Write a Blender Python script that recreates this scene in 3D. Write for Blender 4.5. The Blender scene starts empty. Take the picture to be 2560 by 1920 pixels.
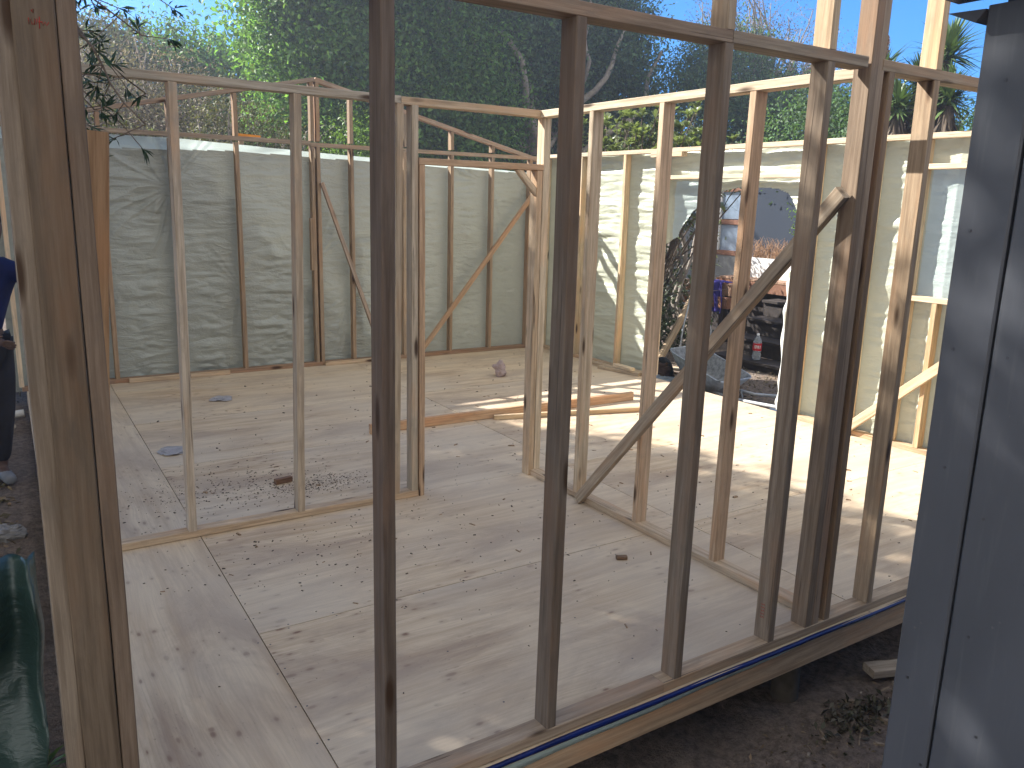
import bpy, bmesh, math, random
import numpy as np
from mathutils import Vector, Matrix, noise
rad = math.radians
SC = bpy.context.scene
COL = SC.collection

# ------------------------------------------------------------------ camera
CAM_H = 1.78
pitch, yaw, roll = rad(12.527), rad(33.166), rad(-1.500)
f_ = np.array([math.sin(yaw)*math.cos(pitch), math.cos(yaw)*math.cos(pitch), -math.sin(pitch)])
r_ = np.array([math.cos(yaw), -math.sin(yaw), 0.0])
d_ = np.cross(f_, r_)
cr, sr = math.cos(roll), math.sin(roll)
right = cr*r_ + sr*d_
down = -sr*r_ + cr*d_
cam = bpy.data.cameras.new('camera')
cam.sensor_fit = 'HORIZONTAL'; cam.sensor_width = 36.0; cam.lens = 28.707
cam.clip_start = 0.05; cam.clip_end = 2000
camo = bpy.data.objects.new('camera', cam); COL.objects.link(camo)
M = Matrix.Identity(4)
for i in range(3):
    M[i][0] = right[i]; M[i][1] = -down[i]; M[i][2] = -f_[i]
M[2][3] = CAM_H
camo.matrix_world = M
SC.camera = camo

# ------------------------------------------------------------------ light
FILL_CLOUD = (3.8, 3.75, 3.7)
TO_SUN = Vector((-0.80, 1.0, 1.0)).normalized()
sun_el = math.asin(TO_SUN.z)
sun_az = math.atan2(TO_SUN.x, TO_SUN.y)
W = bpy.data.worlds.new('World'); SC.world = W; W.use_nodes = True
nt = W.node_tree
sky = nt.nodes.new('ShaderNodeTexSky'); sky.sky_type = 'NISHITA'; sky.sun_disc = False
sky.sun_elevation = sun_el; sky.sun_rotation = sun_az
sky.altitude = 4000; sky.air_density = 1.0; sky.dust_density = 0.1; sky.ozone_density = 2.2
bg = nt.nodes['Background']; bg.inputs[1].default_value = 0.12
# deep blue sky in front, unseen bright cloud added behind the camera for neutral fill
def wn(typ, **k):
    n = nt.nodes.new(typ)
    for a, v in k.items(): setattr(n, a, v)
    return n
tcw = wn('ShaderNodeTexCoord')
tint = wn('ShaderNodeMix', data_type='RGBA', blend_type='MULTIPLY'); tint.inputs[0].default_value = 1.0
tint.inputs[7].default_value = (0.08, 0.60, 1.0, 1)
nt.links.new(sky.outputs[0], tint.inputs[6])
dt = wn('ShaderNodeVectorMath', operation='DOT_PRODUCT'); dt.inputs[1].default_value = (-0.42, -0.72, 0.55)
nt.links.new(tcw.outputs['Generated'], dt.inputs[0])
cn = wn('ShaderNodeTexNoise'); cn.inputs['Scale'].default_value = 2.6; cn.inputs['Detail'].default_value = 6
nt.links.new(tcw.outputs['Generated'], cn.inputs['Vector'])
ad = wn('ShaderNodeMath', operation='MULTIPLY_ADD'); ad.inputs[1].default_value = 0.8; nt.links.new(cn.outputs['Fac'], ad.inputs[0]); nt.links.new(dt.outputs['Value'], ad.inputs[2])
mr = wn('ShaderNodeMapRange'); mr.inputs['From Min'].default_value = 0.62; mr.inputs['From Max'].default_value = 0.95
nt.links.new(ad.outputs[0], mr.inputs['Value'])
mc = wn('ShaderNodeMix', data_type='RGBA'); mc.inputs[7].default_value = (FILL_CLOUD[0], FILL_CLOUD[1], FILL_CLOUD[2], 1)
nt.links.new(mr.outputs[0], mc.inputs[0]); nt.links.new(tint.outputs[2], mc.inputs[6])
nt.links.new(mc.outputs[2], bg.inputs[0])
sl = bpy.data.lights.new('sun', 'SUN'); sl.energy = 5.0; sl.angle = rad(0.55); sl.color = (1.0, 0.96, 0.90)
so = bpy.data.objects.new('sun', sl); COL.objects.link(so)
so.rotation_euler = (-TO_SUN).to_track_quat('-Z', 'Y').to_euler()
SC.view_settings.view_transform = 'Standard'; SC.view_settings.look = 'None'
SC.view_settings.exposure = 1.36; SC.view_settings.gamma = 1.0

SC.cycles.max_bounces = 6; SC.cycles.diffuse_bounces = 4; SC.cycles.transparent_max_bounces = 8

# ------------------------------------------------------------------ helpers
RNG = np.random.default_rng(7)
random.seed(7)

def tag(o, label=None, cat=None, group=None, kind=None):
    if label: o['label'] = label
    if cat: o['category'] = cat
    if group: o['group'] = group
    if kind: o['kind'] = kind
    return o

def thing(name, label, cat, loc=(0, 0, 0), group=None):
    o = bpy.data.objects.new(name, None); COL.objects.link(o)
    o.empty_display_size = 0.1
    o.location = loc
    return tag(o, label, cat, group)

def link(name, me, m, parent=None, loc=(0, 0, 0), rot=None):
    o = bpy.data.objects.new(name, me); COL.objects.link(o)
    if m is not None:
        if isinstance(m, (list, tuple)):
            for k in m: me.materials.append(k)
        else: me.materials.append(m)
    v = Vector(loc)
    if rot is not None:
        R = rot.to_4x4(); R.translation = v
    else: R = Matrix.Translation(v)
    if parent is not None:
        o.parent = parent
        R.translation = v - Vector(parent.location)
    o.matrix_basis = R
    return o

def np_mesh(name, V, F, smooth=False, mats=None, colors=None):
    """F: (n,k) array of equal-size faces"""
    V = np.asarray(V, np.float32); F = np.asarray(F, np.int32)
    me = bpy.data.meshes.new(name)
    me.vertices.add(len(V)); me.vertices.foreach_set('co', V.ravel())
    n, k = F.shape
    me.loops.add(n*k); me.loops.foreach_set('vertex_index', F.ravel())
    me.polygons.add(n)
    me.polygons.foreach_set('loop_start', np.arange(0, n*k, k, dtype=np.int32))
    if smooth: me.polygons.foreach_set('use_smooth', np.ones(n, bool))
    if mats is not None: me.polygons.foreach_set('material_index', np.asarray(mats, np.int32))
    if colors is not None:
        a = me.color_attributes.new('tone', 'FLOAT_COLOR', 'POINT')
        c = np.ones((len(V), 4), np.float32); c[:, :3] = colors
        a.data.foreach_set('color', c.ravel())
    me.update(calc_edges=True); me.validate()
    return me

def py_mesh(name, V, F, smooth=False):
    me = bpy.data.meshes.new(name); me.from_pydata([tuple(v) for v in V], [], F); me.update()
    if smooth:
        me.polygons.foreach_set('use_smooth', [True]*len(me.polygons))
    return me

# ------------------------------------------------------------------ materials
def mat(name):
    m = bpy.data.materials.new(name); m.use_nodes = True
    t = m.node_tree; b = t.nodes['Principled BSDF']
    return m, t, b
def N(t, typ, **k):
    n = t.nodes.new(typ)
    for a, v in k.items():
        if a == 'ins':
            for i, val in v.items(): n.inputs[i].default_value = val
        else: setattr(n, a, v)
    return n
def L(t, a, b): t.links.new(a, b)
def mapping(t, src, scale, loc=(0, 0, 0), rot=(0, 0, 0)):
    m = N(t, 'ShaderNodeMapping'); L(t, src, m.inputs[0])
    m.inputs['Scale'].default_value = scale; m.inputs['Location'].default_value = loc
    m.inputs['Rotation'].default_value = rot
    return m.outputs[0]
def noisen(t, vec, scale=1, detail=4, rough=.55, dist=0):
    n = N(t, 'ShaderNodeTexNoise'); L(t, vec, n.inputs['Vector'])
    n.inputs['Scale'].default_value = scale; n.inputs['Detail'].default_value = detail
    n.inputs['Roughness'].default_value = rough; n.inputs['Distortion'].default_value = dist
    return n.outputs['Fac']
def ramp(t, src, stops):
    r = N(t, 'ShaderNodeValToRGB'); L(t, src, r.inputs[0])
    e = r.color_ramp.elements
    while len(e) < len(stops): e.new(0.5)
    for i, (p, c) in enumerate(stops):
        e[i].position = p; e[i].color = (c if hasattr(c, '__len__') else (c, c, c)) + ((1,) if hasattr(c, '__len__') and len(c) == 3 else (1,) if not hasattr(c, '__len__') else ())
    return r.outputs[0]
def mix(t, fac, a, b, mode='MIX'):
    n = N(t, 'ShaderNodeMix', data_type='RGBA', blend_type=mode)
    for s, v in ((0, fac), (6, a), (7, b)):
        if hasattr(v, 'is_linked') or hasattr(v, 'links'): L(t, v, n.inputs[s])
        else: n.inputs[s].default_value = v if s == 0 or len(v) == 4 else tuple(v)+(1,)
    return n.outputs[2]
def math_(t, op, a, b=None, c=None):
    n = N(t, 'ShaderNodeMath', operation=op)
    for i, v in enumerate((a, b, c)):
        if v is None: continue
        if hasattr(v, 'links'): L(t, v, n.inputs[i])
        else: n.inputs[i].default_value = v
    return n.outputs[0]
def bump(t, b, h, strength=.3, dist=.01):
    n = N(t, 'ShaderNodeBump'); L(t, h, n.inputs['Height'])
    n.inputs['Strength'].default_value = strength; n.inputs['Distance'].default_value = dist
    L(t, n.outputs[0], b.inputs['Normal'])

def wood_mat():
    m, t, b = mat('pine_timber')
    tc = N(t, 'ShaderNodeTexCoord'); oi = N(t, 'ShaderNodeObjectInfo')
    off = N(t, 'ShaderNodeVectorMath', operation='ADD')
    sc = N(t, 'ShaderNodeVectorMath', operation='SCALE'); 
    cmb = N(t, 'ShaderNodeCombineXYZ')
    for i in range(3): L(t, oi.outputs['Random'], cmb.inputs[i])
    L(t, cmb.outputs[0], sc.inputs[0]); sc.inputs['Scale'].default_value = 37.0
    L(t, tc.outputs['Object'], off.inputs[0]); L(t, sc.outputs[0], off.inputs[1])
    P = off.outputs[0]
    # slowly wandering grain
    w = N(t, 'ShaderNodeTexNoise'); L(t, mapping(t, P, (5, 5, .9)), w.inputs['Vector']); w.inputs['Scale'].default_value = 1; w.inputs['Detail'].default_value = 2
    wv = N(t, 'ShaderNodeVectorMath', operation='SCALE'); L(t, w.outputs['Color'], wv.inputs[0]); wv.inputs['Scale'].default_value = .035
    P2n = N(t, 'ShaderNodeVectorMath', operation='ADD'); L(t, P, P2n.inputs[0]); L(t, wv.outputs[0], P2n.inputs[1]); P2 = P2n.outputs[0]
    g1 = noisen(t, mapping(t, P2, (60, 60, 2.6)), 1, 6, .65)
    g2 = noisen(t, mapping(t, P2, (330, 330, 7)), 1, 3, .6)
    big = noisen(t, mapping(t, P, (7, 7, 1.5)), 1, 4, .6)
    blot = noisen(t, mapping(t, P, (22, 22, 7)), 1, 5, .65)
    # knots
    kp = mapping(t, P2, (11, 11, 2.6))
    v = N(t, 'ShaderNodeTexVoronoi'); L(t, kp, v.inputs['Vector']); v.inputs['Scale'].default_value = 1
    knot = ramp(t, v.outputs['Distance'], [(0.0, 1.0), (.10, .9), (.20, 0.0), (1, 0.0)])
    sel = ramp(t, v.outputs['Color'], [(.50, 0.0), (.58, 1.0)])
    knot = math_(t, 'MULTIPLY', knot, sel)
    col = oi.outputs['Color']
    dark = mix(t, 1, col, (.60, .55, .50, 1), 'MULTIPLY')
    light = mix(t, 1, col, (1.14, 1.13, 1.10, 1), 'MULTIPLY')
    c = mix(t, ramp(t, g1, [(.33, 0.0), (.62, 1.0)]), dark, light)
    c = mix(t, ramp(t, g2, [(.3, .35), (.6, 0.0)]), c, dark)
    red = mix(t, 1, col, (1.1, .84, .66, 1), 'MULTIPLY')
    c = mix(t, ramp(t, big, [(.50, 0.0), (.72, .75)]), c, red)
    grey = mix(t, 1, col, (.66, .66, .66, 1), 'MULTIPLY')
    c = mix(t, ramp(t, blot, [(.52, 0.0), (.74, .8)]), c, grey)
    c = mix(t, knot, c, (.05, .025, .012, 1))
    # surface checks
    ck = noisen(t, mapping(t, P2, (48, 48, .45), (3, 8, 1)), 1, 1, .4)
    ckm = ramp(t, ck, [(.725, 0.0), (.74, .85), (.765, .0)])
    c = mix(t, ckm, c, (.03, .018, .01, 1))
    L(t, c, b.inputs['Base Color'])
    b.inputs['Roughness'].default_value = .72
    b.inputs['Specular IOR Level'].default_value = .28
    h = math_(t, 'SUBTRACT', g2, math_(t, 'MULTIPLY', ckm, 2.0))
    h = math_(t, 'ADD', h, g1)
    bump(t, b, h, .35, .002)
    return m
WOOD = wood_mat()

def N_sep(t, c):
    q = N(t, 'ShaderNodeSeparateColor'); L(t, c, q.inputs[0]); return q.outputs[1]
def ply_mat():
    m, t, b = mat('plywood')
    tc = N(t, 'ShaderNodeTexCoord'); oi = N(t, 'ShaderNodeObjectInfo')
    P = tc.outputs['Object']
    off = N(t, 'ShaderNodeVectorMath', operation='ADD'); sc = N(t, 'ShaderNodeVectorMath', operation='SCALE'); cmb = N(t, 'ShaderNodeCombineXYZ')
    L(t, oi.outputs['Random'], cmb.inputs[0]); L(t, oi.outputs['Random'], cmb.inputs[1])
    L(t, cmb.outputs[0], sc.inputs[0]); sc.inputs['Scale'].default_value = 53
    L(t, P, off.inputs[0]); L(t, sc.outputs[0], off.inputs[1]); Q = off.outputs[0]
    w = N(t, 'ShaderNodeTexNoise'); L(t, mapping(t, Q, (.5, 2.2, 1)), w.inputs['Vector']); w.inputs['Scale'].default_value = 1; w.inputs['Detail'].default_value = 3
    wv = N(t, 'ShaderNodeVectorMath', operation='SCALE'); L(t, w.outputs['Color'], wv.inputs[0]); wv.inputs['Scale'].default_value = .22
    P2n = N(t, 'ShaderNodeVectorMath', operation='ADD'); L(t, Q, P2n.inputs[0]); L(t, wv.outputs[0], P2n.inputs[1]); P2 = P2n.outputs[0]
    g1 = noisen(t, mapping(t, P2, (.7, 13, 1)), 1, 6, .62)
    g2 = noisen(t, mapping(t, P2, (3, 110, 1)), 1, 4, .6)
    dirt = noisen(t, mapping(t, P, (.9, 2.6, 1)), 1, 7, .68, .6)
    spk = noisen(t, mapping(t, P, (34, 55, 1)), 1, 5, .7)
    c = ramp(t, g1, [(.28, (.45, .31, .185)), (.44, (.60, .46, .305)), (.60, (.70, .56, .385)), (.80, (.46, .32, .19))])
    c = mix(t, ramp(t, g2, [(.34, .35), (.55, 0.0)]), c, (.38, .28, .19, 1))
    # rows of veneer knots : stretched voronoi, kept in bands of x
    kp = mapping(t, P2, (7.5, 17, 1))
    v = N(t, 'ShaderNodeTexVoronoi', voronoi_dimensions='2D'); L(t, kp, v.inputs['Vector']); v.inputs['Scale'].default_value = 1
    vs = math_(t, 'ADD', v.outputs['Distance'], math_(t, 'MULTIPLY', N_sep(t, v.outputs['Color']), .22))
    kn = ramp(t, vs, [(0, .95), (.20, .8), (.28, .25), (.50, 0.0)])
    sx = N(t, 'ShaderNodeSeparateXYZ'); L(t, mapping(t, Q, (1, .12, 1)), sx.inputs[0])
    band = noisen(t, mapping(t, Q, (4.2, .30, 1)), 1, 2, .5)
    bandm = ramp(t, band, [(.525, 0.0), (.57, 1.0)])
    pick = ramp(t, v.outputs['Color'], [(.35, 0.0), (.45, 1.0)])
    kn = math_(t, 'MULTIPLY', kn, math_(t, 'MULTIPLY', bandm, pick))
    c = mix(t, kn, c, (.17, .075, .042, 1))
    c = mix(t, ramp(t, dirt, [(.45, 0.0), (.64, .85)]), c, (.36, .26, .185, 1))
    spm = math_(t, 'MULTIPLY', ramp(t, spk, [(.62, 0.0), (.70, 1.0)]), ramp(t, dirt, [(.42, 0.05), (.64, .9)]))
    c = mix(t, spm, c, (.10, .075, .055, 1))
    grey = noisen(t, mapping(t, P, (.8, .8, 1), (5, 2, 0)), 1, 3, .5)
    c = mix(t, ramp(t, grey, [(.40, 0.0), (.62, .5)]), c, (.62, .535, .42, 1))
    L(t, c, b.inputs['Base Color'])
    b.inputs['Roughness'].default_value = .62; b.inputs['Specular IOR Level'].default_value = .3
    bump(t, b, math_(t, 'ADD', g2, spk), .12, .002)
    return m
PLY = ply_mat()

def plastic_mat(name, col, rough=.32, trans=.3, spec=.6, crease=.5):
    m, t, b = mat(name)
    tc = N(t, 'ShaderNodeTexCoord')
    n = noisen(t, mapping(t, tc.outputs['Object'], (1.6, 1.6, 1.6)), 1, 5, .6)
    c = mix(t, ramp(t, n, [(.35, 0.0), (.7, 1.0)]), col, tuple(x*.86 for x in col[:3])+(1,))
    L(t, c, b.inputs['Base Color'])
    b.inputs['Roughness'].default_value = rough; b.inputs['Specular IOR Level'].default_value = spec
    fine = noisen(t, mapping(t, tc.outputs['Object'], (22, 22, 22)), 1, 5, .6, 1.5)
    r1 = noisen(t, mapping(t, tc.outputs['Object'], (2.6, 2.6, 10), (0, 0, 0), (.12, .25, .1)), 1, 4, .55, 1.2)
    r2 = noisen(t, mapping(t, tc.outputs['Object'], (5, 5, 15), (3, 1, 0), (-.2, -.45, 0)), 1, 4, .6, .8)
    rg = lambda q: math_(t, 'POWER', math_(t, 'SUBTRACT', 1.0, math_(t, 'MULTIPLY', math_(t, 'ABSOLUTE', math_(t, 'SUBTRACT', q, .5)), 6.0)), 2.0)
    hh = math_(t, 'ADD', math_(t, 'MULTIPLY', rg(r1), .5*crease), math_(t, 'MULTIPLY', rg(r2), .35*crease))
    bump(t, b, math_(t, 'ADD', math_(t, 'MULTIPLY', fine, .5), hh), .55, .012)
    tr = N(t, 'ShaderNodeBsdfTranslucent'); L(t, c, tr.inputs[0])
    ms = N(t, 'ShaderNodeMixShader'); ms.inputs[0].default_value = trans
    L(t, b.outputs[0], ms.inputs[1]); L(t, tr.outputs[0], ms.inputs[2])
    L(t, ms.outputs[0], t.nodes['Material Output'].inputs[0])
    return m
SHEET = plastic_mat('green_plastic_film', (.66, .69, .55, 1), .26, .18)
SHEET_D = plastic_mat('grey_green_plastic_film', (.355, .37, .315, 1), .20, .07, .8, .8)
SHEET_L = plastic_mat('clear_and_skylit_film', (.66, .76, .70, 1), .28, .45)
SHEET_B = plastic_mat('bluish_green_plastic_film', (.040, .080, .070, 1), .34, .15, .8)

def simple(name, col, rough=.6, metal=0, spec=.4, nscale=8, var=.25, bmp=.15, bd=.004):
    m, t, b = mat(name)
    tc = N(t, 'ShaderNodeTexCoord')
    n = noisen(t, mapping(t, tc.outputs['Object'], (nscale,)*3), 1, 6, .6)
    c = mix(t, ramp(t, n, [(.3, 0.0), (.7, 1.0)]), tuple(x*(1+var) for x in col)+(1,), tuple(x*(1-var) for x in col)+(1,))
    L(t, c, b.inputs['Base Color']); b.inputs['Roughness'].default_value = rough
    b.inputs['Metallic'].default_value = metal; b.inputs['Specular IOR Level'].default_value = spec
    if bmp: bump(t, b, noisen(t, mapping(t, tc.outputs['Object'], (nscale*6,)*3), 1, 5, .6), bmp, bd)
    return m

def leaf_mat(name, col, trans=.35, rough=.45, spec=.4, tip=None):
    m, t, b = mat(name)
    at = N(t, 'ShaderNodeAttribute', attribute_name='tone')
    c = mix(t, 1, at.outputs['Color'], tuple(col)+(1,), 'MULTIPLY')
    L(t, c, b.inputs['Base Color']); b.inputs['Roughness'].default_value = rough
    b.inputs['Specular IOR Level'].default_value = spec
    tr = N(t, 'ShaderNodeBsdfTranslucent'); L(t, mix(t, 1, c, (1.25, 1.35, .6, 1), 'MULTIPLY'), tr.inputs[0])
    ms = N(t, 'ShaderNodeMixShader'); ms.inputs[0].default_value = trans
    L(t, b.outputs[0], ms.inputs[1]); L(t, tr.outputs[0], ms.inputs[2])
    L(t, ms.outputs[0], t.nodes['Material Output'].inputs[0])
    return m
BARK = simple('bark', (.17, .135, .105), .85, nscale=14, var=.4, bmp=.6, bd=.02)
BARK_PALE = simple('pale_bark', (.30, .26, .22), .85, nscale=10, var=.35, bmp=.6, bd=.02)

def ground_mat():
    m, t, b = mat('bare_soil')
    tc = N(t, 'ShaderNodeTexCoord'); P = tc.outputs['Object']
    n1 = noisen(t, mapping(t, P, (1.3, 1.3, 1.3)), 1, 8, .68)
    n2 = noisen(t, mapping(t, P, (26, 26, 26)), 1, 8, .75)
    n3 = noisen(t, mapping(t, P, (90, 90, 90)), 1, 3, .7)
    c = ramp(t, n1, [(.3, (.20, .155, .125)), (.55, (.30, .235, .19)), (.75, (.38, .31, .25))])
    c = mix(t, ramp(t, n2, [(.4, 0.0), (.62, .8)]), c, (.11, .085, .068, 1))
    c = mix(t, ramp(t, n3, [(.66, 0.0), (.72, .8)]), c, (.30, .25, .19, 1))
    L(t, c, b.inputs['Base Color']); b.inputs['Roughness'].default_value = .95; b.inputs['Specular IOR Level'].default_value = .15
    bump(t, b, math_(t, 'ADD', n2, math_(t, 'MULTIPLY', n3, .5)), .9, .03)
    return m
SOIL = ground_mat()

# ------------------------------------------------------------------ timber
TAN = (.54, .425, .30); PALE = (.68, .56, .41); ORANGE = (.52, .36, .235); WEATH = (.27, .21, .165); BROWN = (.36, .265, .18)
def jit(c, a=.10):
    k = 1+random.uniform(-a, a); w = random.uniform(-a, a)*.4
    return (c[0]*k*(1+w), c[1]*k, c[2]*k*(1-w), 1)

def beam_mesh(w, t, length, cham=.0025, bow=.003, seg=10, wob=.0007, rough_end=False):
    hx, hy = w/2, t/2
    prof = [(-hx+cham, -hy), (hx-cham, -hy), (hx, -hy+cham), (hx, hy-cham), (hx-cham, hy), (-hx+cham, hy), (-hx, hy-cham), (-hx, -hy+cham)]
    bx, by = random.uniform(-bow, bow), random.uniform(-bow, bow)
    V = []
    for i in range(seg+1):
        u = i/seg; z = (u-.5)*length; a = math.sin(u*math.pi)
        ox, oy = bx*a, by*a
        for (x, y) in prof:
            V.append((x+ox+random.uniform(-wob, wob), y+oy+random.uniform(-wob, wob), z))
    F = []
    for i in range(seg):
        for k in range(8):
            a = i*8+k; b2 = i*8+(k+1) % 8
            F.append((a, b2, b2+8, a+8))
    F.append(tuple(reversed(range(8)))); F.append(tuple(range(seg*8, seg*8+8)))
    return py_mesh('timber', V, F)

def beam(name, parent, p0, p1, w, t, wdir, col, m=None, label=None, **k):
    """timber from p0 to p1 (centre line); w measured along wdir, t across"""
    p0 = Vector(p0); p1 = Vector(p1); z = (p1-p0); ln = z.length; z.normalize()
    x = Vector(wdir); x = (x - z*x.dot(z)).normalized(); y = z.cross(x)
    R = Matrix((x, y, z)).transposed()
    me = beam_mesh(w, t, ln, seg=max(2, min(14, int(ln/.18))), **k)
    o = link(name, me, m or WOOD, parent, (p0+p1)/2, R)
    o.color = jit(col)
    if label: o['label'] = label
    return o

def box(name, parent, x, y, z, col, m=None, **k):
    """axis aligned timber given as ranges"""
    c = [(a+b)/2 for a, b in (x, y, z)]; s = [abs(b-a) for a, b in (x, y, z)]
    ax = max(range(3), key=lambda i: s[i]); o_ = [i for i in range(3) if i != ax]
    p0 = list(c); p1 = list(c); p0[ax] -= s[ax]/2; p1[ax] += s[ax]/2
    wd = [0, 0, 0]; wd[o_[0]] = 1
    return beam(name, parent, p0, p1, s[o_[0]], s[o_[1]], wd, col, m, **k)

# ---- floor platform
fp = thing('floor_platform', 'large plywood floor platform on low piles that carries the timber wall frames', 'floor', (3, 5.2, -.02))
JX = [.085, .83, 3.285, 5.73, 5.925]; JY = [1.945, 3.145, 4.36, 5.575, 6.785, 8.0, 8.50]
def skew(x, y): return x + (.020*(y-3.2) if .5 < x < 5 else (.026*(y-2) if x < .5 else 0))
def panel(i, j, x0, x1, y0, y1, swap=False):
    g = .0022
    P = [(skew(x0, y0)+g, y0+g), (skew(x1, y0)-g, y0+g), (skew(x1, y1)-g, y1-g), (skew(x0, y1)+g, y1-g)]
    cx = sum(p[0] for p in P)/4; cy = sum(p[1] for p in P)/4
    dz = random.uniform(-.0007, .0007)
    if swap:  # grain runs the long way, along y
        Q = [(p[1]-cy, -(p[0]-cx)) for p in P]; R = Matrix.Rotation(rad(90), 3, 'Z')
    else:
        Q = [(p[0]-cx, p[1]-cy) for p in P]; R = Matrix.Identity(3)
    V = [(q[0], q[1], z) for z in (-.009, .009) for q in Q]
    F = [(3, 2, 1, 0), (4, 5, 6, 7), (0, 1, 5, 4), (1, 2, 6, 5), (2, 3, 7, 6), (3, 0, 4, 7)]
    me = py_mesh('ply', V, F)
    link('plywood_sheet', me, PLY, fp, (cx, cy, -.009+dz), R)
for j in range(6):
    for i in range(4):
        if i == 0:
            if j in (0, 2, 4): panel(i, j, JX[0], JX[1], JY[j], JY[min(j+2, 6)], True)
            continue
        panel(i, j, JX[i], JX[i+1], JY[j], JY[j+1])
# joists / rim
rim = beam('rim_beam', fp, (.06, 1.975, -.078), (5.93, 1.975, -.078), .038, .114, (0, 1, 0), (.50, .36, .235), bow=.001)
box('rim_beam', fp, (.26, 5.93), (8.45, 8.49), (-.135, -.021), BROWN, bow=.001)
box('rim_beam', fp, (5.885, 5.923), (2.0, 8.44), (-.135, -.021), BROWN, bow=.001)
beam('rim_beam', fp, (.12, 2.0, -.078), (.27, 8.44, -.078), .038, .114, (1, 0, 0), BROWN, bow=.001)
for x in np.arange(.6, 5.7, .6):
    box('joist', fp, (x, x+.038), (2.0, 8.44), (-.135, -.021), BROWN, bow=.001)
def cyl_mesh(r0, r1, h, n=16, wob=0.0):
    V = []; F = []
    for i in range(5):
        u = i/4
        for k in range(n):
            a = 2*math.pi*k/n; r = (r0+(r1-r0)*u)*(1+random.uniform(-wob, wob))
            V.append((r*math.cos(a), r*math.sin(a), u*h))
    for i in range(4):
        for k in range(n):
            F.append((i*n+k, i*n+(k+1) % n, (i+1)*n+(k+1) % n, (i+1)*n+k))
    F.append(tuple(reversed(range(n)))); F.append(tuple(range(4*n, 5*n)))
    return py_mesh('round', V, F, True)
PILE = simple('treated_pole', (.10, .082, .062), .9, nscale=20, bmp=.5)
for (x, y) in ((1.50, 2.07), (2.89, 2.09), (4.3, 2.07), (5.7, 2.08), (.4, 5), (5.7, 5), (5.7, 8.3), (.5, 8.3), (3, 5)):
    link('pile', cyl_mesh(.062, .058, .42, wob=.03), PILE, fp, (x, y, -.56))

# membrane edge showing between the bottom plate and the rim beam
BLUE = simple('blue_membrane', (.004, .016, .12), .35, spec=.5, nscale=5, var=.35, bmp=.3)
def strip(name, x0, x1, ztop, zbot, y, m, n=120, wav=.002, parent=None):
    V = []; F = []
    for i in range(n+1):
        u = i/n; x = x0+(x1-x0)*u
        zt, zb = ztop(x), zbot(x)
        yy = y+wav*math.sin(x*9)+wav*noise.noise((x*14, 3, y))
        V += [(x, yy+.012, zt), (x, yy, zt-.0015), (x, yy-.001, zb)]
    for i in range(n):
        a = i*3; F += [(a, a+3, a+4, a+1), (a+1, a+4, a+5, a+2)]
    me = py_mesh(name, V, F, True)
    o = link(name, me, m, parent)
    s = o.modifiers.new('s', 'SOLIDIFY'); s.thickness = .0012
    return o
BM = thing('damp_proof_membrane', 'blue plastic membrane edge running along the platform under the front bottom plate', 'membrane', (3, 1.95, -.02))
strip('blue_edge', .1, 5.9, lambda x: .000+.002*noise.noise((x*2, 7, 1)), lambda x: -.0125-.006*noise.noise((x*2.1, 1, 1)), 1.9435, BLUE, parent=BM)
strip('clear_edge', .1, 3.3, lambda x: -.0205-.002*noise.noise((x*3, 1, 1)), lambda x: -.024-.030*max(0, 1-abs(x-1.3)/1.5)+.006*noise.noise((x*2.3, 4, 1)), 1.9525, SHEET_L, parent=BM)

# ---- A : front wall frame
y0, y1 = 1.968, 2.044
A = thing('front_wall_frame', 'weathered brown stud wall frame nearest the camera, with tall posts rising above its top plate', 'wall frame', (3, 2.0, 0))
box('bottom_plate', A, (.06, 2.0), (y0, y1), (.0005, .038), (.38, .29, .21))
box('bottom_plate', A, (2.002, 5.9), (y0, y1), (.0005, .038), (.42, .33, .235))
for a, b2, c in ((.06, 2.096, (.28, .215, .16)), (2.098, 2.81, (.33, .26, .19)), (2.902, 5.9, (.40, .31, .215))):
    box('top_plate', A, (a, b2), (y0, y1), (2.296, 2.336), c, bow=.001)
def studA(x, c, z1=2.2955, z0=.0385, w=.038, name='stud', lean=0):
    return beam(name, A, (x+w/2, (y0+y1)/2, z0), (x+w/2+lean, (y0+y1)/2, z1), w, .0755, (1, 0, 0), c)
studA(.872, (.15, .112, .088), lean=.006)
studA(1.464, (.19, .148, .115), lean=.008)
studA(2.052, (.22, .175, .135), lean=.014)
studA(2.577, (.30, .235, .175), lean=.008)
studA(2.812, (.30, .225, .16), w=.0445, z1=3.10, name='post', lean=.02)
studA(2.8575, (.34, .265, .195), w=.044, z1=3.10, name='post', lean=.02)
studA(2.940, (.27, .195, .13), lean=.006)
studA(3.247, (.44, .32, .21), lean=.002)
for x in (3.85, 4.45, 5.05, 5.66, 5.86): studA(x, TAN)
studA(2.066, (.42, .34, .25), z0=2.3365, z1=2.95, name='upper_stud')
studA(2.584, (.52, .41, .28), z0=2.3365, z1=3.05, name='upper_stud')
studA(3.250, (.58, .46, .31), z0=2.3365, z1=3.05, name='upper_stud')
studA(3.85, TAN, z0=2.3365, z1=2.92, name='upper_stud')
# triple corner studs
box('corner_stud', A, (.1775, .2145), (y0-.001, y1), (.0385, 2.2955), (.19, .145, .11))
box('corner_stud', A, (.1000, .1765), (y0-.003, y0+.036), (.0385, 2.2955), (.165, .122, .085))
beam('corner_stud', A, (.078, 2.01, .0385), (.083, 2.01, 2.2955), .037, .076, (1, 0, 0), (.25, .195, .145))

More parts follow.
